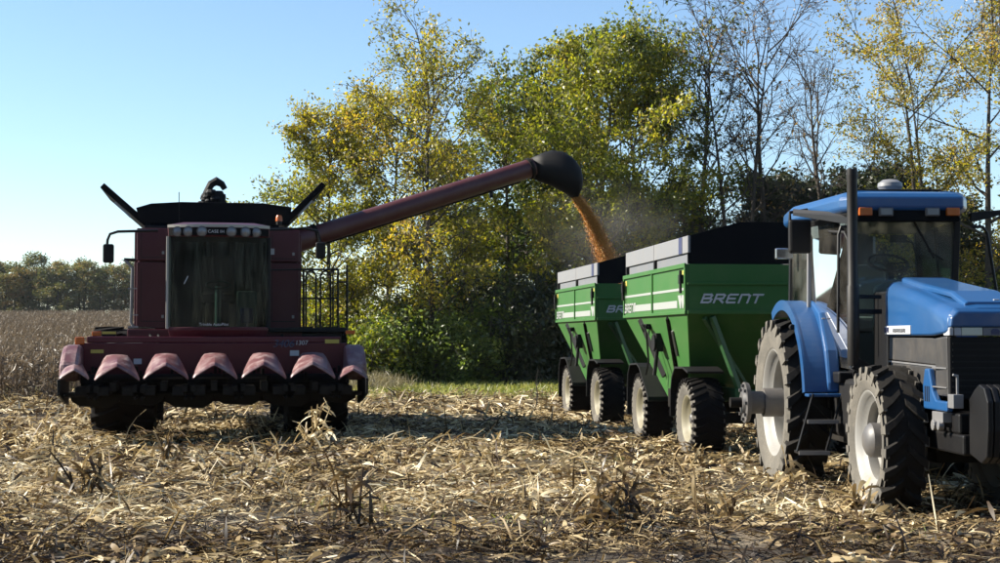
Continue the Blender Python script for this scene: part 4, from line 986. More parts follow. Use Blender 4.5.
for sx in (-1, 1):
    # grey side grilles in two tiers with a pale trim line
    tp('upper_side_grille', 'hood_grey', lambda m_: m_.hexa([(sx * 0.288, -3.62, 1.43), (sx * 0.34, -3.62, 1.43), (sx * 0.332, -2.05, 1.46), (sx * 0.288, -2.05, 1.46), (sx * 0.288, -3.62, 1.68), (sx * 0.34, -3.62, 1.68), (sx * 0.324, -2.05, 1.69), (sx * 0.288, -2.05, 1.69)]))
    tp('lower_side_grille', 'hood_grey', lambda m_: m_.hexa([(sx * 0.288, -3.62, 1.12), (sx * 0.336, -3.62, 1.12), (sx * 0.328, -2.1, 1.24), (sx * 0.288, -2.1, 1.24), (sx * 0.288, -3.62, 1.41), (sx * 0.336, -3.62, 1.41), (sx * 0.328, -2.1, 1.435), (sx * 0.288, -2.1, 1.435)]))
    tp('trim_line', 'steel', lambda m_: m_.hexa([(sx * 0.34, -3.61, 1.412), (sx * 0.3456, -3.61, 1.412), (sx * 0.3376, -2.06, 1.437), (sx * 0.332, -2.06, 1.437), (sx * 0.34, -3.61, 1.428), (sx * 0.3456, -3.61, 1.428), (sx * 0.3376, -2.06, 1.453), (sx * 0.332, -2.06, 1.453)]), 0)
    tp('nose_side', 'hood_grey', lambda m_: m_.hexa([(sx * 0.32, -4.08, 1.16), (sx * 0.396, -4.08, 1.16), (sx * 0.364, -3.64, 1.16), (sx * 0.32, -3.64, 1.16), (sx * 0.32, -4.08, 1.70), (sx * 0.404, -4.08, 1.70), (sx * 0.372, -3.64, 1.68), (sx * 0.32, -3.64, 1.68)]), .02)
    tp('nose_trim', 'steel', lambda m_: m_.box(sx * 0.376, sx * 0.404, -4.06, -3.66, 1.405, 1.418), 0)
    tp('nose_trim', 'steel', lambda m_: m_.box(sx * 0.376, sx * 0.4024, -4.06, -3.66, 1.235, 1.245), 0)
    tp('lower_nose_panel', 'tractor_blue', lambda m_: m_.prism([(-4.08, 1.03), (-3.42, 1.03), (-3.40, 1.25), (-3.46, 1.40), (-3.58, 1.40), (-3.68, 1.20), (-3.78, 1.12), (-4.08, 1.12)], 'x', sx * 0.352, sx * 0.4096), .015)
    tp('model_plate', 'white_decal', lambda m_: m_.box(sx * .366, sx * .384, -2.95, -2.10, 1.715, 1.80), .004)
    if sx < 0:
        text('8970', .075, 'navy', tr, Matrix.Translation((-.39, -2.1, 1.735)) @ LEFTSIDE)
        text('NEW HOLLAND', .055, 'grey_panel', tr, Matrix.Translation((-.39, -2.4, 1.735)) @ LEFTSIDE)
    # vent slots on the blue lower nose panel
    for k in range(3): tp('vent_slot', 'black_rubber', lambda m_: m_.box(sx * 0.4104, sx * 0.4128, -3.60 + .055 * k, -3.575 + .055 * k, 1.10, 1.24), 0)
tp('nose_cap', 'tractor_blue', lambda m_: m_.loft([[(-.41, -4.11, 1.775), (.41, -4.11, 1.775), (.405, -4.11, 1.88), (.35, -4.11, 1.95), (-.35, -4.11, 1.95), (-.405, -4.11, 1.88)], [(-.40, -4.175, 1.775), (.40, -4.175, 1.775), (.385, -4.175, 1.86), (.33, -4.175, 1.91), (-.33, -4.175, 1.91), (-.385, -4.175, 1.86)]]), .015)
tp('front_grille', 'black_rubber', lambda m_: m_.box(-.395, .395, -4.13, -4.085, 1.14, 1.69), .01)
for k in range(9): tp('grille_bar', 'black_steel', lambda m_: m_.box(-.37, .37, -4.142, -4.131, 1.19 + k * .054, 1.205 + k * .054), 0)
for sx in (-1, 1):
    tp('headlight', 'header_light', lambda m_: m_.box(sx * 0.112, sx * 0.296, -4.165, -4.09, 1.70, 1.772), .008)
    tp('corner_light', 'white_decal', lambda m_: m_.box(sx * 0.2976, sx * 0.4064, -4.16, -4.0, 1.70, 1.772), .008)
    tp('lamp_divider', 'black_rubber', lambda m_: m_.box(sx * 0.364, sx * 0.3696, -4.168, -4.0, 1.70, 1.772), 0)
o = tp('emblem_plate', 'grey_panel', lambda m_: m_.box(-.107, .107, -4.16, -4.09, 1.70, 1.772), .006)
tp('leaf_emblem', 'navy', lambda m_: m_.prism([(-.035, 1.712), (.035, 1.712), (.04, 1.74), (.02, 1.762), (-.02, 1.762), (-.04, 1.74)], 'y', -4.164, -4.1605), 0)
tp('bumper_frame', 'black_steel', lambda m_: m_.box(-.34, .34, -4.2, -3.5, .84, 1.02).box(-.34, .34, -4.3, -3.2, .66, .84), .02)
tp('hitch_bracket', 'steel', lambda m_: m_.box(-.43, -.34, -4.32, -4.17, 1.07, 1.19).bar((-.37, -4.25, 1.19), (-.37, -4.25, 1.36), .02).bar((-.37, -4.25, 1.35), (-.41, -4.25, 1.36), .02), .004)
for k in range(10):
    x = -.27 + k * .06
    tp('suitcase_weight', 'black_steel', lambda m_: m_.prism([(-4.32, .68), (-4.62, .62), (-4.74, .68), (-4.78, .9), (-4.78, 1.15), (-4.70, 1.26), (-4.58, 1.29), (-4.46, 1.24), (-4.32, 1.15)], 'x', x - .026, x + .026), .012)
tp('hydraulic_fittings', 'steel', lambda m_: m_.box(-.42, -.33, -4.0, -3.7, .93, 1.02).lathe([(-.05, .05), (0, .05)], 10, (-.4, -3.8, .9), 'x', True).lathe([(-.05, .04), (0, .04)], 10, (-.4, -3.95, .9), 'x', True), .004)
tp('engine_cowl', 'black_steel', lambda m_: m_.box(-.33, .33, -2.0, -1.5, 1.2, 2.16), .02)
# cab
zc = 1.32; zr = 2.95
fl, fr_ = -.66, .66
CF, CR = -1.42, .42    # cab front and rear
def roofring(z, e, fz=0):
    return [(-.55 - e, CF - .26 - e, z + fz), (.55 + e, CF - .26 - e, z + fz), (.66 + e, CF - .06, z), (.82 + e, CR - .2, z), (.78 + e, CR + .25 + e, z - .01), (-.78 - e, CR + .25 + e, z - .01), (-.82 - e, CR - .2, z), (-.66 - e, CF - .06, z)]
tp('roof', 'tractor_blue', lambda m_: m_.loft([roofring(3.0, -.02), roofring(3.04, .02), roofring(3.15, .02), roofring(3.215, -.04, -.02), roofring(3.235, -.18, -.01)]), .02)
tp('roof_underside', 'black_rubber', lambda m_: m_.loft([roofring(2.93, -.06), roofring(2.998, -.03)]), .01)
tp('visor', 'black_sheet', lambda m_: m_.box(-.54, .54, CF - .255, CF - .12, 2.90, 3.03), .01)
for sx in (-1, 1):
    tp('turn_lamp', 'orange_lens', lambda m_: m_.box(sx * .39, sx * .53, CF - .30, CF - .25, 2.955, 3.04), .01)
    l = tp('work_lamp', 'hub_grey', lambda m_: m_.box(sx * .17, sx * .32, CF - .295, CF - .25, 2.95, 3.04), .01)
    tp('lens', 'lamp_lens', lambda m_: m_.box(sx * .185, sx * .305, CF - .303, CF - .296, 2.962, 3.028), .004, par=l)
tp('floor_pan', 'black_steel', lambda m_: m_.box(-.68, .68, CF + .02, CR, zc - .12, zc), .02)
for sx in (-1, 1):
    # posts: front (slanting), middle door post, rear
    tp('front_post', 'black_steel', lambda m_: m_.bar((sx * .50, CF - .02, zc), (sx * .56, CF - .10, 2.95), .07, .07), .01)
    tp('door_post', 'steel' if sx < 0 else 'black_steel', lambda m_: m_.bar((sx * .76, -.42, 1.95), (sx * .72, -.30, 2.95), .045, .05), .008)
    tp('rear_post', 'black_steel', lambda m_: m_.bar((sx * .78, CR - .02, 1.7), (sx * .74, CR + .03, 2.95), .07, .07), .01)
    tp('door_glass', 'side_glass', lambda m_: m_.hexa([(sx * .512, CF, zc + .02), (sx * .520, CF, zc + .02), (sx * .742, -.45, zc + .1), (sx * .734, -.45, zc + .1), (sx * .565, CF - .07, 2.93), (sx * .573, CF - .07, 2.93), (sx * .728, -.33, 2.93), (sx * .720, -.33, 2.93)]), 0)
    tp('rear_side_glass', 'side_glass', lambda m_: m_.hexa([(sx * .762, -.40, 1.98), (sx * .770, -.40, 1.98), (sx * .785, CR - .05, 1.98), (sx * .777, CR - .05, 1.98), (sx * .722, -.28, 2.93), (sx * .730, -.28, 2.93), (sx * .748, CR, 2.93), (sx * .740, CR, 2.93)]), 0)
    # door frame bar
    tp('door_frame', 'black_rubber', lambda m_: m_.tube([(sx * .535, CF - .02, 1.4), (sx * .585, CF - .06, 2.72), (sx * .60, CF + .02, 2.80), (sx * .66, CF + .45, 2.84)], .018, 6), 0, True)
    tp('door_handle', 'steel', lambda m_: m_.box(sx * .68, sx * .72, -.85, -.72, 1.86, 1.90), .006)
tp('windshield', 'tractor_glass', lambda m_: m_.hexa([(-.47, CF - .045, 1.75), (.47, CF - .045, 1.75), (.47, CF - .037, 1.75), (-.47, CF - .037, 1.75), (-.53, CF - .105, 2.92), (.53, CF - .105, 2.92), (.53, CF - .097, 2.92), (-.53, CF - .097, 2.92)]), 0)
tp('rear_window', 'tractor_glass', lambda m_: m_.box(-.73, .73, CR + .01, CR + .018, 1.75, 2.92), 0)
tp('rear_cab_wall', 'black_steel', lambda m_: m_.box(-.76, .76, CR - .05, CR + .02, zc, 1.74), .01)
tp('lower_door', 'black_steel', lambda m_: m_.hexa([(-.50, CF, zc - .05), (-.53, CF, zc - .05), (-.53, CF + .2, zc - .05), (-.5, CF + .2, zc - .05), (-.50, CF, 1.9), (-.53, CF, 1.9), (-.53, CF + .2, 1.9), (-.50, CF + .2, 1.9)]), .005)
# interior
tp('dash_cowl', 'cab_plastic', lambda m_: m_.loft([[(-.30, CF + .02, 1.75), (.30, CF + .02, 1.75), (.27, CF + .02, 2.22), (.1, CF + .02, 2.30), (-.1, CF + .02, 2.30), (-.27, CF + .02, 2.22)], [(-.22, CF + .38, 1.7), (.22, CF + .38, 1.7), (.2, CF + .38, 2.24), (.08, CF + .38, 2.30), (-.08, CF + .38, 2.30), (-.2, CF + .38, 2.24)]]), .03)
tp('steering_wheel', 'black_rubber', lambda m_: m_.tube([(.21 * math.cos(a), CF + .50 + .19 * math.sin(a), 2.50 + .10 * math.sin(a)) for a in np.linspace(0, 2 * math.pi, 29)], .016, 6, False).bar((-.2, CF + .50, 2.50), (.2, CF + .50, 2.50), .03, .015).bar((0, CF + .50, 2.49), (0, CF + .34, 2.2), .06), 0)
tp('operator_seat', 'cab_plastic', lambda m_: m_.prism([(-.35, 1.75), (.15, 1.72), (.24, 2.52), (.12, 2.54), (.02, 1.92), (-.35, 1.92)], 'x', -.27, .27).box(-.2, .2, -.3, .1, zc, 1.75), .04)
tp('arm_console', 'cab_plastic', lambda m_: m_.box(.32, .50, -.45, .1, 1.8, 2.12).box(-.5, -.35, -.7, -.3, 1.75, 2.15), .03)
tp('inside_mirror', 'black_rubber', lambda m_: m_.box(-.09, .09, CF + .10, CF + .13, 2.70, 2.78).tube([(.0, CF + .12, 2.74), (.16, CF + .14, 2.70), (.22, CF + .16, 2.5), (.24, CF + .2, 2.2)], .012, 6), .004)
tp('wiper', 'black_rubber', lambda m_: m_.bar((.10, CF - .125, 2.90), (.32, CF - .085, 2.52), .016).bar((.25, CF - .09, 2.6), (.42, CF - .085, 2.5), .012), 0)
# rear fenders: arch round the wheel
for sx in (-1, 1):
    f = MB(); n = 34; A0, A1 = R(7), R(118)
    xi, xo = sx * .60, sx * .96
    for i in range(n - 1):
        a, b_ = A0 + (A1 - A0) * i / (n - 1), A0 + (A1 - A0) * (i + 1) / (n - 1)
        def q(an, rr): return (-rr * math.cos(an), .96 + rr * math.sin(an))
        f.prism([q(a, 1.09), q(b_, 1.09), q(b_, 1.15), q(a, 1.15)], 'x', xi, xo)
        f.prism([q(a, 1.04), q(b_, 1.04), q(b_, 1.155), q(a, 1.155)], 'x', xo - sx * .002, xo + sx * .022)
    fo = f.build('rear_fender', 'tractor_blue', tr, 0)
    # broad body between arch and cab
    tp('fender_body', 'tractor_blue', lambda m_: m_.prism([(-1.16, 1.09), (-1.18, 1.2), (-1.08, 1.55), (-.80, 1.96), (-.40, 2.12), (.35, 2.10), (.55, 1.95), (.5, 1.6), (-.6, 1.3), (-.9, 1.09)], 'x', sx * .60, sx * .74), .03)
    tp('fender_lip', 'tractor_blue', lambda m_: m_.box(sx * .58, sx * .97, -1.26, -1.08, 1.05, 1.085), .01)
tp('fender_lamp', 'black_rubber', lambda m_: m_.lathe([(0, .035), (-.05, .03), (-.05, .002)], 12, (-1.0, -.62, 1.80), 'y'), 0)
# ladder
lad = [T(813, 391, -1.25), T(842, 391, -1.25), T(797, 449, -1.25), T(826, 449, -1.25)]
for a, b_ in ((0, 2), (1, 3)): tp('ladder_rail', 'black_steel', lambda m_: m_.bar(lad[a], lad[b_], .02, .05), .004)
for t in (.45, .985):
    a, b_ = lad[0].lerp(lad[2], t), lad[1].lerp(lad[3], t)
    tp('ladder_step', 'black_steel', lambda m_: m_.box(a.x, b_.x, -1.36, -1.10, a.z - .03, a.z), .004)
    tp('step_edge', 'steel', lambda m_: m_.box(a.x - .01, b_.x + .01, -1.38, -1.362, a.z - .035, a.z + .005), 0)
# exhaust stack and guard
ex = T(853, 300, -2.05)
tp('exhaust_stack', 'exhaust_brown', lambda m_: m_.lathe([(1.40, .050), (1.45, .062), (2.2, .062), (2.22, .053), (3.28, .053), (3.31, .058), (3.40, .056), (3.40, .044), (3.2, .044)], 20, (ex.x, ex.y, 0), 'z'), 0, True)
tp('exhaust_bracket', 'black_steel', lambda m_: m_.bar((ex.x, ex.y, 1.95), (-.38, ex.y + .1, 1.95), .05, .05), .008)
tp('exhaust_bracket', 'black_steel', lambda m_: m_.bar((ex.x, ex.y, 2.1), (-.38, ex.y + .1, 2.1), .04, .04), .008)
tp('exhaust_pipe', 'black_steel', lambda m_: m_.bar((ex.x, ex.y, 1.43), (-.28, ex.y, 1.2), .10, .12), .008)
tp('grab_rail', 'black_steel', lambda m_: m_.tube([T(838, 330, -1.6), T(838.5, 232, -1.6), T(841, 224, -1.6), T(849, 223, -1.6)], .016, 6), 0, True)
# mirrors
tp('mirror_bracket', 'black_steel', lambda m_: m_.hexa([T(793, 209, -.5), T(850, 217, -1.5), T(850, 210, -1.5), T(793, 206, -.5), T(793, 213, -.55), T(850, 222, -1.55), T(850, 214, -1.55), T(793, 210, -.55)]), .004)
p = T(799, 233, -.5)
mo = tp('mirror', 'black_rubber', lambda m_: m_.box(p.x - .12, p.x + .13, p.y - .06, p.y + .04, p.z - .20, p.z + .18), .03)
tp('mirror_arm', 'black_rubber', lambda m_: m_.tube([(p.x - .1, p.y, p.z + .15), (p.x - .1, p.y, p.z + .26), (p.x + .1, p.y, p.z + .29)], .02, 6), 0, True)
p = T(783, 251, .2)
tp('chrome_mirror', 'chrome', lambda m_: m_.box(p.x - .10, p.x + .10, p.y - .08, p.y, p.z - .07, p.z + .06), .015)  # small chrome mirror below the black one, no lamp
p = T(996, 211, -1.45)
tp('mirror_bracket', 'black_steel', lambda m_: m_.prism([(T(968, 0, -1.5).x, T(968, 210, -1.5).z), (T(1003, 0, -1.5).x, T(1003, 206.5, -1.5).z), (T(1003, 0, -1.5).x, T(1003, 210.5, -1.5).z), (T(985, 0, -1.5).x, T(985, 216, -1.5).z), (T(968, 0, -1.5).x, T(968, 219, -1.5).z)], 'y', -1.52, -1.47), .004)
tp('grab_rail', 'black_steel', lambda m_: m_.tube([T(972, 224, -1.5), T(983, 224, -1.5), T(987, 230, -1.5), T(997, 292, -1.5)], .016, 6), 0, True)
p = T(1012, 226, -1.45)
tp('mirror', 'black_rubber', lambda m_: m_.box(p.x - .10, p.x + .14, p.y - .06, p.y + .04, p.z - .18, p.z + .20), .03)
# guidance receiver and rails on the roof
p = T(890, 184, -.9)
tp('guidance_receiver', 'white_panel', lambda m_: m_.lathe([(-.05, .10), (0, .135), (.04, .13), (.075, .08), (.085, .002)], 20, (p.x, p.y, p.z), 'z'), 0, True)
tp('receiver_mount', 'black_rubber', lambda m_: m_.box(p.x - .08, p.x + .08, p.y - .05, p.y + .05, 3.215, p.z - .03).tube([(-.5, -1.2, 3.27), (.5, -1.2, 3.27)], .012, 6).bar((-.45, -1.2, 3.2), (-.45, -1.2, 3.27), .02).bar((.45, -1.2, 3.2), (.45, -1.2, 3.27), .02), .004)
tp('radio_antenna', 'black_steel', lambda m_: m_.tube([T(831, 203, .3), T(831, 176, .3)], .006, 5), 0)

# ------------------------------------------------------------------ falling grain
g0 = P(573.5, 195, 27.4); g1 = P(610, 268, 28.2)
NK = 110000
t = rng.random(NK) ** .85
wdt = .055 + .20 * t
ra = rng.random(NK) * 6.28; rr = np.abs(rng.normal(0, .38, NK)) * wdt; lob = 1 + .22 * np.sin(3 * ra + t * 7)
off = np.stack([rr * np.cos(ra) * lob, rr * np.sin(ra) * lob, rng.normal(0, .05, NK)], 1)
def gpath(t_): return np.stack([g0.x + (g1.x - g0.x) * (1.15 * t_ - .15 * t_ ** 2), g0.y + (g1.y - g0.y) * t_, g0.z + (g1.z - g0.z) * (.62 * t_ + .38 * t_ ** 2)], 1)
cpt = gpath(t) + off
sz = rng.uniform(.005, .010, NK)
a_ = rng.normal(0, 1, (NK, 3)); a_ /= np.linalg.norm(a_, axis=1)[:, None]; b_ = rng.normal(0, 1, (NK, 3)); b_ -= a_ * (a_ * b_).sum(1)[:, None]; b_ /= np.linalg.norm(b_, axis=1)[:, None]
tri = np.stack([cpt + a_ * sz[:, None] * 1.3, cpt - a_ * sz[:, None] * .6 + b_ * sz[:, None], cpt - a_ * sz[:, None] * .6 - b_ * sz[:, None]], 1)
st = link('grain_stream', quads_mesh('grain_stream', tri, rng.random(NK), 'kernel', 3))
tag(st, 'stream of orange corn kernels pouring from the black auger spout', 'grain', kind='stuff')
# dust hanging round the stream
m, nt, b = newmat('dust_air'); nt.nodes.remove(b)
pv = nt.nodes.new('ShaderNodeVolumePrincipled'); nt.links.new(pv.outputs[0], nt.nodes['Material Output'].inputs['Volume'])
pv.inputs['Color'].default_value = (.86, .80, .70, 1); pv.inputs['Anisotropy'].default_value = .3
tc = nt.nodes.new('ShaderNodeTexCoord'); gr = nt.nodes.new('ShaderNodeTexGradient'); gr.gradient_type = 'SPHERICAL'
nt.links.new(tc.outputs['Object'], gr.inputs[0])
nz = noise(nt, 2.2, 4, .6)
mu = nt.nodes.new('ShaderNodeMath'); mu.operation = 'MULTIPLY'; nt.links.new(gr.outputs['Fac'], mu.inputs[0])
rz_ = ramp(nt, nz, [(.38, (0, 0, 0)), (.68, (1, 1, 1))]); nt.links.new(rz_, mu.inputs[1])
mv = nt.nodes.new('ShaderNodeMath'); mv.operation = 'MULTIPLY'; nt.links.new(mu.outputs[0], mv.inputs[0]); mv.inputs[1].default_value = .14
nt.links.new(mv.outputs[0], pv.inputs['Density'])
ds = MB().sphere((0, 0, 0), 1, 10).build('dust_cloud', 'dust_air', None, 0, True)
ds.location = P(608, 232, 28.6); ds.scale = (1.7, 1.5, 1.15)
tag(ds, 'thin pale dust cloud drifting round the falling grain', 'dust', kind='stuff')

# ------------------------------------------------------------------ standing dry corn on the left
HA = Vector((-.187, .982)); HB = Vector((.982, .187))
def corn(name, s0, s1, rowsp, plsp, nleaf, size, segs, label):
    U, S = [], []
    s_ = np.arange(s0, s1, plsp)
    u_ = np.arange(-.22 * s1 - 1, .05 * s1, rowsp)
    uu, ss = np.meshgrid(u_, s_); uu = uu.ravel() + rng.normal(0, .05, uu.size); ss = ss.ravel() + rng.normal(0, plsp * .4, ss.size)
    k = (uu > -.215 * ss - 1) & (uu < np.where(ss > 48, .045 * ss - .5, -.4)); uu, ss = uu[k], ss[k]
    x = ss * HA.x + uu * HB.x; y = ss * HA.y + uu * HB.y; z = gzs(x, y); n = len(x)
    h = rng.normal(1.32, .10, n); lean = rng.normal(0, .07, n); la = rng.random(n) * 6.28
    pos, yaw, pit, L, W, bow, roll, rnd = [], [], [], [], [], [], [], []
    def put(p, ya, pi, l, w, bo, ro, rn): pos.append(p); yaw.append(ya); pit.append(pi); L.append(l); W.append(w); bow.append(bo); roll.append(ro); rnd.append(rn)
    one = np.ones(n); dark = rng.normal(0, .08, n)
    for ro in (0, 1.57):     # stalk
        put(np.stack([x + np.cos(la) * lean * h * .5, y + np.sin(la) * lean * h * .5, z + h * .5], 1), la, 1.57 - lean, h, one * .028 * size, one * .0, one * ro, np.clip(.4 + dark, 0, 1))
    for j in range(nleaf):
        t = rng.uniform(.12, 1.0, n); ya = rng.random(n) * 6.28; pi = rng.normal(-.5, .6, n); l = rng.uniform(.14, .38, n) * (1 if size < 1.2 else 1.25)
        c = np.stack([x + np.cos(la) * lean * h * t + np.cos(ya) * np.cos(pi) * l * .5, y + np.sin(la) * lean * h * t + np.sin(ya) * np.cos(pi) * l * .5, z + np.maximum(h * t + np.sin(pi) * l * .5, .1)], 1)
        put(c, ya, pi, l, rng.uniform(.03, .06, n) * size, rng.uniform(.0, .08, n), rng.normal(0, .9, n), np.clip(.45 + .15 * (t - .5) + dark + rng.normal(0, .25, n), 0, 1))
    for j in range(2):       # tassel
        put(np.stack([x + np.cos(la) * lean * h, y + np.sin(la) * lean * h, z + h + .10], 1), rng.random(n) * 6.28, rng.normal(1.2, .25, n), one * .2, one * .022 * size, one * .02, one * 0, np.clip(.55 + dark, 0, 1))
    me = strips_mesh(name, np.concatenate(pos), np.concatenate(yaw), np.concatenate(pit), np.concatenate(L), np.concatenate(W), np.concatenate(bow), np.concatenate(roll), np.concatenate(rnd), 'corn_dry', segs, twist=rng.normal(0, 1.2, sum(len(p) for p in pos)))
    return tag(link(name, me), label, 'corn', kind='stuff')
corn('standing_corn', 38, 62, .76, .17, 17, .70, 2, 'standing dry brown corn left of the combine, nearest rows')
corn('distant_corn', 62, 115, .76, .30, 9, 1.0, 1, 'standing dry corn farther up the slope on the left')
corn('far_corn', 115, 256, 1.2, .65, 6, 1.75, 1, 'far dry corn reaching up to the distant tree row')

# ------------------------------------------------------------------ harvested corn residue over the field
def patch(x, y, f, o): return np.array([mnoise.noise((a * f, b_ * f, o)) for a, b_ in zip(x, y)])
def scatter(n, d0, d1, half=.40):
    y = np.sqrt(rng.uniform(d0 * d0, d1 * d1, n)); x = rng.uniform(-half, half, n) * y
    return x, y
def residue(name, n, d0, d1, Lr, Wr, lift, label, half=.40, dens=True, pale=0.0, segs=3, heap=.45, flat=1.0):
    x, y = scatter(n, d0, d1, half)
    if dens:
        pn = patch(x, y, .55, 7) + .5 * patch(x, y, 1.7, 3)
        keep = rng.random(n) < np.clip(.62 + 1.6 * pn, .08, 1)
        lane = (x > .9 + .25 * np.sin(y * 3)) & (y > 11.95) & (y < 12.9)
        lane |= (y < 11.6) & (x > -.5)
        keep &= ~(lane & (rng.random(n) < .90))
        x, y = x[keep], y[keep]
    n = len(x)
    if heap:      # part of the litter lies in tangled heaps
        nh = int(n * heap); nc = max(nh // 55, 1); cx_, cy_ = scatter(nc, d0, d1, half); ci = rng.integers(0, nc, nh)
        sg = rng.uniform(.10, .26, nc)[ci]; a_ = rng.normal(0, 1, (nh, 2))
        x[:nh] = cx_[ci] + a_[:, 0] * sg * 1.5; y[:nh] = cy_[ci] + a_[:, 1] * sg
        hz_ = np.zeros(n); hz_[:nh] = np.exp(-(a_ ** 2).sum(1) * .5) * rng.uniform(0, .11, nh)
    else: hz_ = np.zeros(n)
    z = gzs(x, y) + hz_
    ht = np.abs(rng.normal(0, lift, n)) * np.clip(1 + 1.2 * patch(x, y, .9, 21), .3, 2.2)
    L = rng.uniform(*Lr, n); W = rng.uniform(*Wr, n)
    pit = rng.normal(.03, .20 * flat, n)
    tall = rng.random(n) < .03; pit[tall] = rng.uniform(.5, 1.2, tall.sum())
    zc = z + .015 + ht + np.abs(np.sin(pit)) * L * .38
    c = np.where(rng.random(n) < .52 - pale, rng.normal(.22, .13, n), rng.normal(.72, .17, n)) + .42 * patch(x, y, .7, 13) + .15 * patch(x, y, 2.6, 17)
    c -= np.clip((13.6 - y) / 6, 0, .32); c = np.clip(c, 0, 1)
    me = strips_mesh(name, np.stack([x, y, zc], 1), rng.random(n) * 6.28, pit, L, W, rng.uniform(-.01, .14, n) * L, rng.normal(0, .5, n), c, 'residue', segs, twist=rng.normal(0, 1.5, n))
    return tag(link(name, me), label, 'corn residue', kind='stuff')
residue('corn_residue', 56000, 9.5, 17, (.05, .26), (.007, .026), .022, 'chopped corn leaves and husks littering the near field')
residue('corn_husks', 6500, 9.5, 24, (.10, .24), (.025, .055), .03, 'pale curled corn husks lying on the stubble', pale=.22, segs=4)
residue('middle_residue', 56000, 17, 28, (.08, .36), (.012, .044), .032, 'corn leaf litter round the machines\' wheels', pale=.04)
residue('back_residue', 40000, 28, 42, (.14, .45), (.020, .06), .05, 'corn leaf litter reaching back to the wood edge', pale=.10, segs=2)
residue('corn_stalk_pieces', 7000, 9.5, 30, (.2, .65), (.012, .024), .03, 'broken corn stalks lying on the field', pale=.05)
residue('straw_shreds', 26000, 9.5, 24, (.10, .42), (.004, .013), .025, 'thin shredded straw matted over the field', pale=.10, segs=2, flat=.5)
residue('side_residue', 9000, 4, 9.5, (.10, .34), (.012, .04), .04, 'corn litter in front of the picture\'s lower edge', half=.7)
residue('outer_residue', 15000, 9.5, 24, (.08, .36), (.012, .045), .03, 'corn litter beyond the sides of the picture', half=.72, segs=2)
# cut stalk stubs, standing in rows
SB = []
for u in np.arange(-14, 14, .76):
    for s in np.arange(10, 42, .24):
        if random.random() < .86: continue
        x = s * HA.x + (u + random.gauss(0, .05)) * HB.x; y = s * HA.y + u * HB.y + random.gauss(0, .1)
        if y < 9.5 or abs(x) > .42 * y: continue
        SB.append((x, y))
sx_ = np.array([a for a, _ in SB]); sy_ = np.array([b_ for _, b_ in SB]); n = len(SB); h = np.abs(rng.normal(.11, .07, n)) + .05
pos = np.stack([sx_, sy_, gzs(sx_, sy_) + h * .48], 1); la = rng.random(n) * 6.28; pt = rng.normal(1.25, .28, n)
me = strips_mesh('corn_stubs', np.concatenate([pos, pos]), np.concatenate([la, la]), np.concatenate([pt, pt]), np.concatenate([h, h]), np.full(2 * n, .026), np.zeros(2 * n), np.concatenate([np.zeros(n), np.full(n, 1.57)]), np.tile(np.clip(rng.normal(.42, .18, n), 0, 1), 2), 'residue', 2, taper=.15)
tag(link('corn_stubs', me), 'short cut corn stalk stubs standing in rows', 'corn stubble', kind='stuff')
# green shoots in patches
x, y = scatter(9000, 12, 27); k = patch(x, y, .5, 33) > .22; x, y = x[k], y[k]; n = len(x)
L = rng.uniform(.05, .13, n)
me = strips_mesh('green_shoots', np.stack([x, y, gzs(x, y) + L * .45], 1), rng.random(n) * 6.28, rng.normal(1.1, .35, n), L, np.full(n, .010), L * .15, rng.normal(0, 1, n), rng.random(n) * .6, 'grass', 2)
tag(link('green_shoots', me), 'thin green shoots growing between the corn litter', 'grass', kind='stuff')
# grass strip in front of the wood
n = 30000
y = rng.uniform(39, 52, n); x = rng.uniform(-7.5, 24, n); pn = patch(x, y, .4, 41)
k = (y - 41 + 2.5 * pn + rng.normal(0, 1.2, n)) > 0; x, y = x[k], y[k]; n = len(x); L = rng.uniform(.10, .30, n)
me = strips_mesh('grass_strip', np.stack([x, y, gzs(x, y) + L * .42], 1), rng.random(n) * 6.28, rng.normal(1.15, .3, n), L, rng.uniform(.012, .03, n), L * .2, rng.normal(0, 1, n), np.clip(rng.normal(.45, .25, n), 0, 1), 'grass', 2)
tag(link('grass_strip', me), 'strip of rough green grass along the foot of the wood', 'grass', kind='stuff')
# dry weeds in front of the leftmost trees
n = 1300
a = rng.normal(0, 1, (n, 2)); c = P(368, 380, 45.5)
x = c.x + a[:, 0] * .75; y = c.y + a[:, 1] * 1.2; L = rng.uniform(.2, .6, n); h = rng.uniform(.02, .45, n) * np.exp(-(a ** 2).sum(1) * .16)
me = strips_mesh('dry_weeds', np.stack([x, y, gzs(x, y) + h + .1], 1), rng.random(n) * 6.28, rng.normal(.9, .6, n), L, rng.uniform(.008, .02, n), L * .15, rng.normal(0, 1, n), rng.random(n), 'weed_dry', 2)
tag(link('dry_weeds', me), 'tangle of dry tan weeds beside the right end of the corn head', 'weeds', kind='stuff')

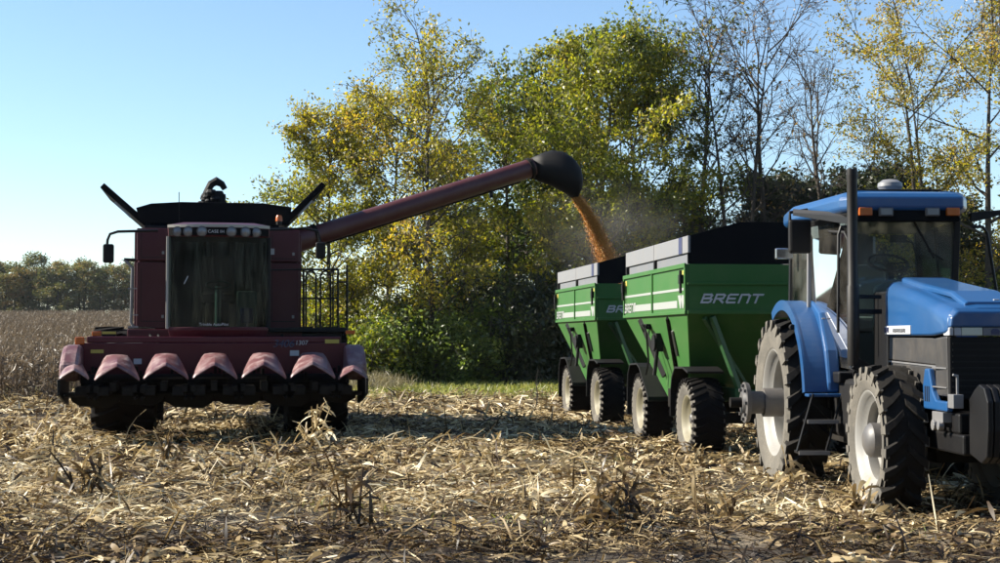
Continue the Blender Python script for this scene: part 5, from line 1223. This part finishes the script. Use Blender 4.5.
# ------------------------------------------------------------------ single clumps and stalks that stand out
def clump(px, py, d, H, n, seed, label, lean=0.5, dark=.25, leafy=1.0, name='corn_stalk_clump'):
    g = np.random.default_rng(seed); q = P(px, py, d); z0 = gz(q.x, d)
    r = empty(name, (q.x, d, z0)); tag(r, label, 'corn stalk')
    yaw = g.random(n) * 6.28; pit = np.clip(g.normal(1.15, lean * .7, n), .25, 1.5); L = H * g.uniform(.45, 1.05, n)
    off = g.normal(0, .09, (n, 2))
    pos = np.stack([off[:, 0] + np.cos(yaw) * np.cos(pit) * L * .45, off[:, 1] + np.sin(yaw) * np.cos(pit) * L * .45, np.sin(pit) * L * .47], 1)
    both = lambda a_: np.concatenate([a_, a_])
    me = strips_mesh('stalk', both(pos), both(yaw), both(pit), both(L), np.full(2 * n, .022), both(L * g.uniform(-.05, .12, n)), np.concatenate([np.zeros(n), np.full(n, 1.57)]), both(np.clip(g.normal(dark + .1, .15, n), 0, 1)), 'residue', 5, taper=.35)
    o = link('stalk', me, r); o['kind'] = 'stuff'
    m_ = int(n * 6 * leafy); yw = g.random(m_) * 6.28; pt = g.normal(-.3, .8, m_); l = g.uniform(.12, .38, m_); k_ = g.integers(0, n, m_); t = g.uniform(.2, 1, m_)
    base = np.stack([off[k_, 0] + np.cos(yaw[k_]) * np.cos(pit[k_]) * L[k_] * t, off[k_, 1] + np.sin(yaw[k_]) * np.cos(pit[k_]) * L[k_] * t, np.sin(pit[k_]) * L[k_] * t], 1)
    c = base + np.stack([np.cos(yw) * np.cos(pt), np.sin(yw) * np.cos(pt), np.sin(pt)], 1) * (l * .45)[:, None]; c[:, 2] = np.maximum(c[:, 2], .03)
    me = strips_mesh('dry_leaf', c, yw, pt, l, g.uniform(.02, .05, m_), l * g.uniform(0, .25, m_), g.normal(0, 1, m_), np.clip(g.normal(dark + .12, .2, m_), 0, 1), 'residue', 4, twist=g.normal(0, 2, m_))
    o = link('dry_leaf', me, r); o['kind'] = 'stuff'
clump(347, 530, 12.9, .78, 7, 71, 'dark forked corn stalks standing up in the left centre foreground', .35, .12, .8)
clump(607, 530, 12.9, .55, 13, 72, 'brown leafy heap of pulled up corn stalks in the centre foreground', .75, .20, 2.0)
clump(716, 524, 13.4, .72, 5, 73, 'thin leaning corn stalks before the near rear tractor wheel', .55, .32, .7)
clump(80, 505, 14.9, .62, 7, 74, 'bent corn stalks in the left foreground below the head', .6, .18, 1.0)
clump(312, 452, 21.8, .75, 8, 75, 'pale corn stalk tuft before the right front combine tyre', .45, .62, 1.2)
clump(690, 468, 19.0, .55, 6, 76, 'tangled stalks at the foot of the nearer wagon wheel', .6, .45, 1.4)
clump(790, 492, 16.1, .30, 8, 77, 'pale stalk litter heaped against the tractor rear wheel', .8, .5, 1.8)
clump(862, 522, 13.5, .24, 8, 78, 'pale stalk litter heaped before the tractor front wheel', .9, .45, 1.6)
clump(165, 470, 18.8, .5, 7, 79, 'low broken stalks before the left front combine tyre', .7, .3, 1.3)
clump(40, 452, 21.7, .5, 7, 80, 'pale broken stalks at the left edge below the corn', .7, .55, 1.5)
q = P(536, 412, 33.5)
wd = MB(); wd.tube([(0, 0, -.02), (.03, 0, .35), (.0, .02, .62), (.05, 0, .92)], [.02, .016, .012, .006], 5); wd.tube([(.03, 0, .35), (-.09, 0, .42)], [.01, .005], 4); wd.tube([(.01, 0, .55), (.12, .02, .68)], [.01, .005], 4); wd.tube([(.05, 0, .9), (.16, 0, .72)], [.006, .004], 4)
wo = wd.build('weed_stalk', 'bark'); wo.location = (q.x, 33.5, gz(q.x, 33.5)); tag(wo, 'single dark bare weed stalk left of the farther wagon', 'weed')

# ------------------------------------------------------------------ the wood behind the viewer, mirrored in the cab glass
g = np.random.default_rng(90)
cl = np.stack([g.uniform(-90, 90, 1500), g.uniform(-36, -20, 1500), g.uniform(.3, 17, 1500) * g.uniform(.6, 1, 1500)], 1)
pp = (cl[:, None, :] + g.normal(0, 1.0, (1500, 30, 3))).reshape(-1, 3); pp[:, 2] = np.abs(pp[:, 2])
wm = link('woodland', quads_mesh('woodland', leaf_quads(pp, .6), np.clip(g.normal(.4, .2, len(pp)), 0, 1), 'leaf_dark'))
tag(wm, 'wood across the field, mirrored in the combine windshield', 'wood', kind='stuff')

# ------------------------------------------------------------------ thin autumn haze over the whole field
m, nt, b = newmat('haze_air'); nt.nodes.remove(b)
pv = nt.nodes.new('ShaderNodeVolumePrincipled'); nt.links.new(pv.outputs[0], nt.nodes['Material Output'].inputs['Volume'])
pv.inputs['Color'].default_value = (.90, .94, 1.0, 1); pv.inputs['Density'].default_value = .00007; pv.inputs['Anisotropy'].default_value = .2
hz = MB().box(-420, 420, -70, 330, -1.5, 28).build('haze', 'haze_air'); hz['kind'] = 'stuff'
tag(hz, 'thin pale haze over the field and the far tree row', 'haze')
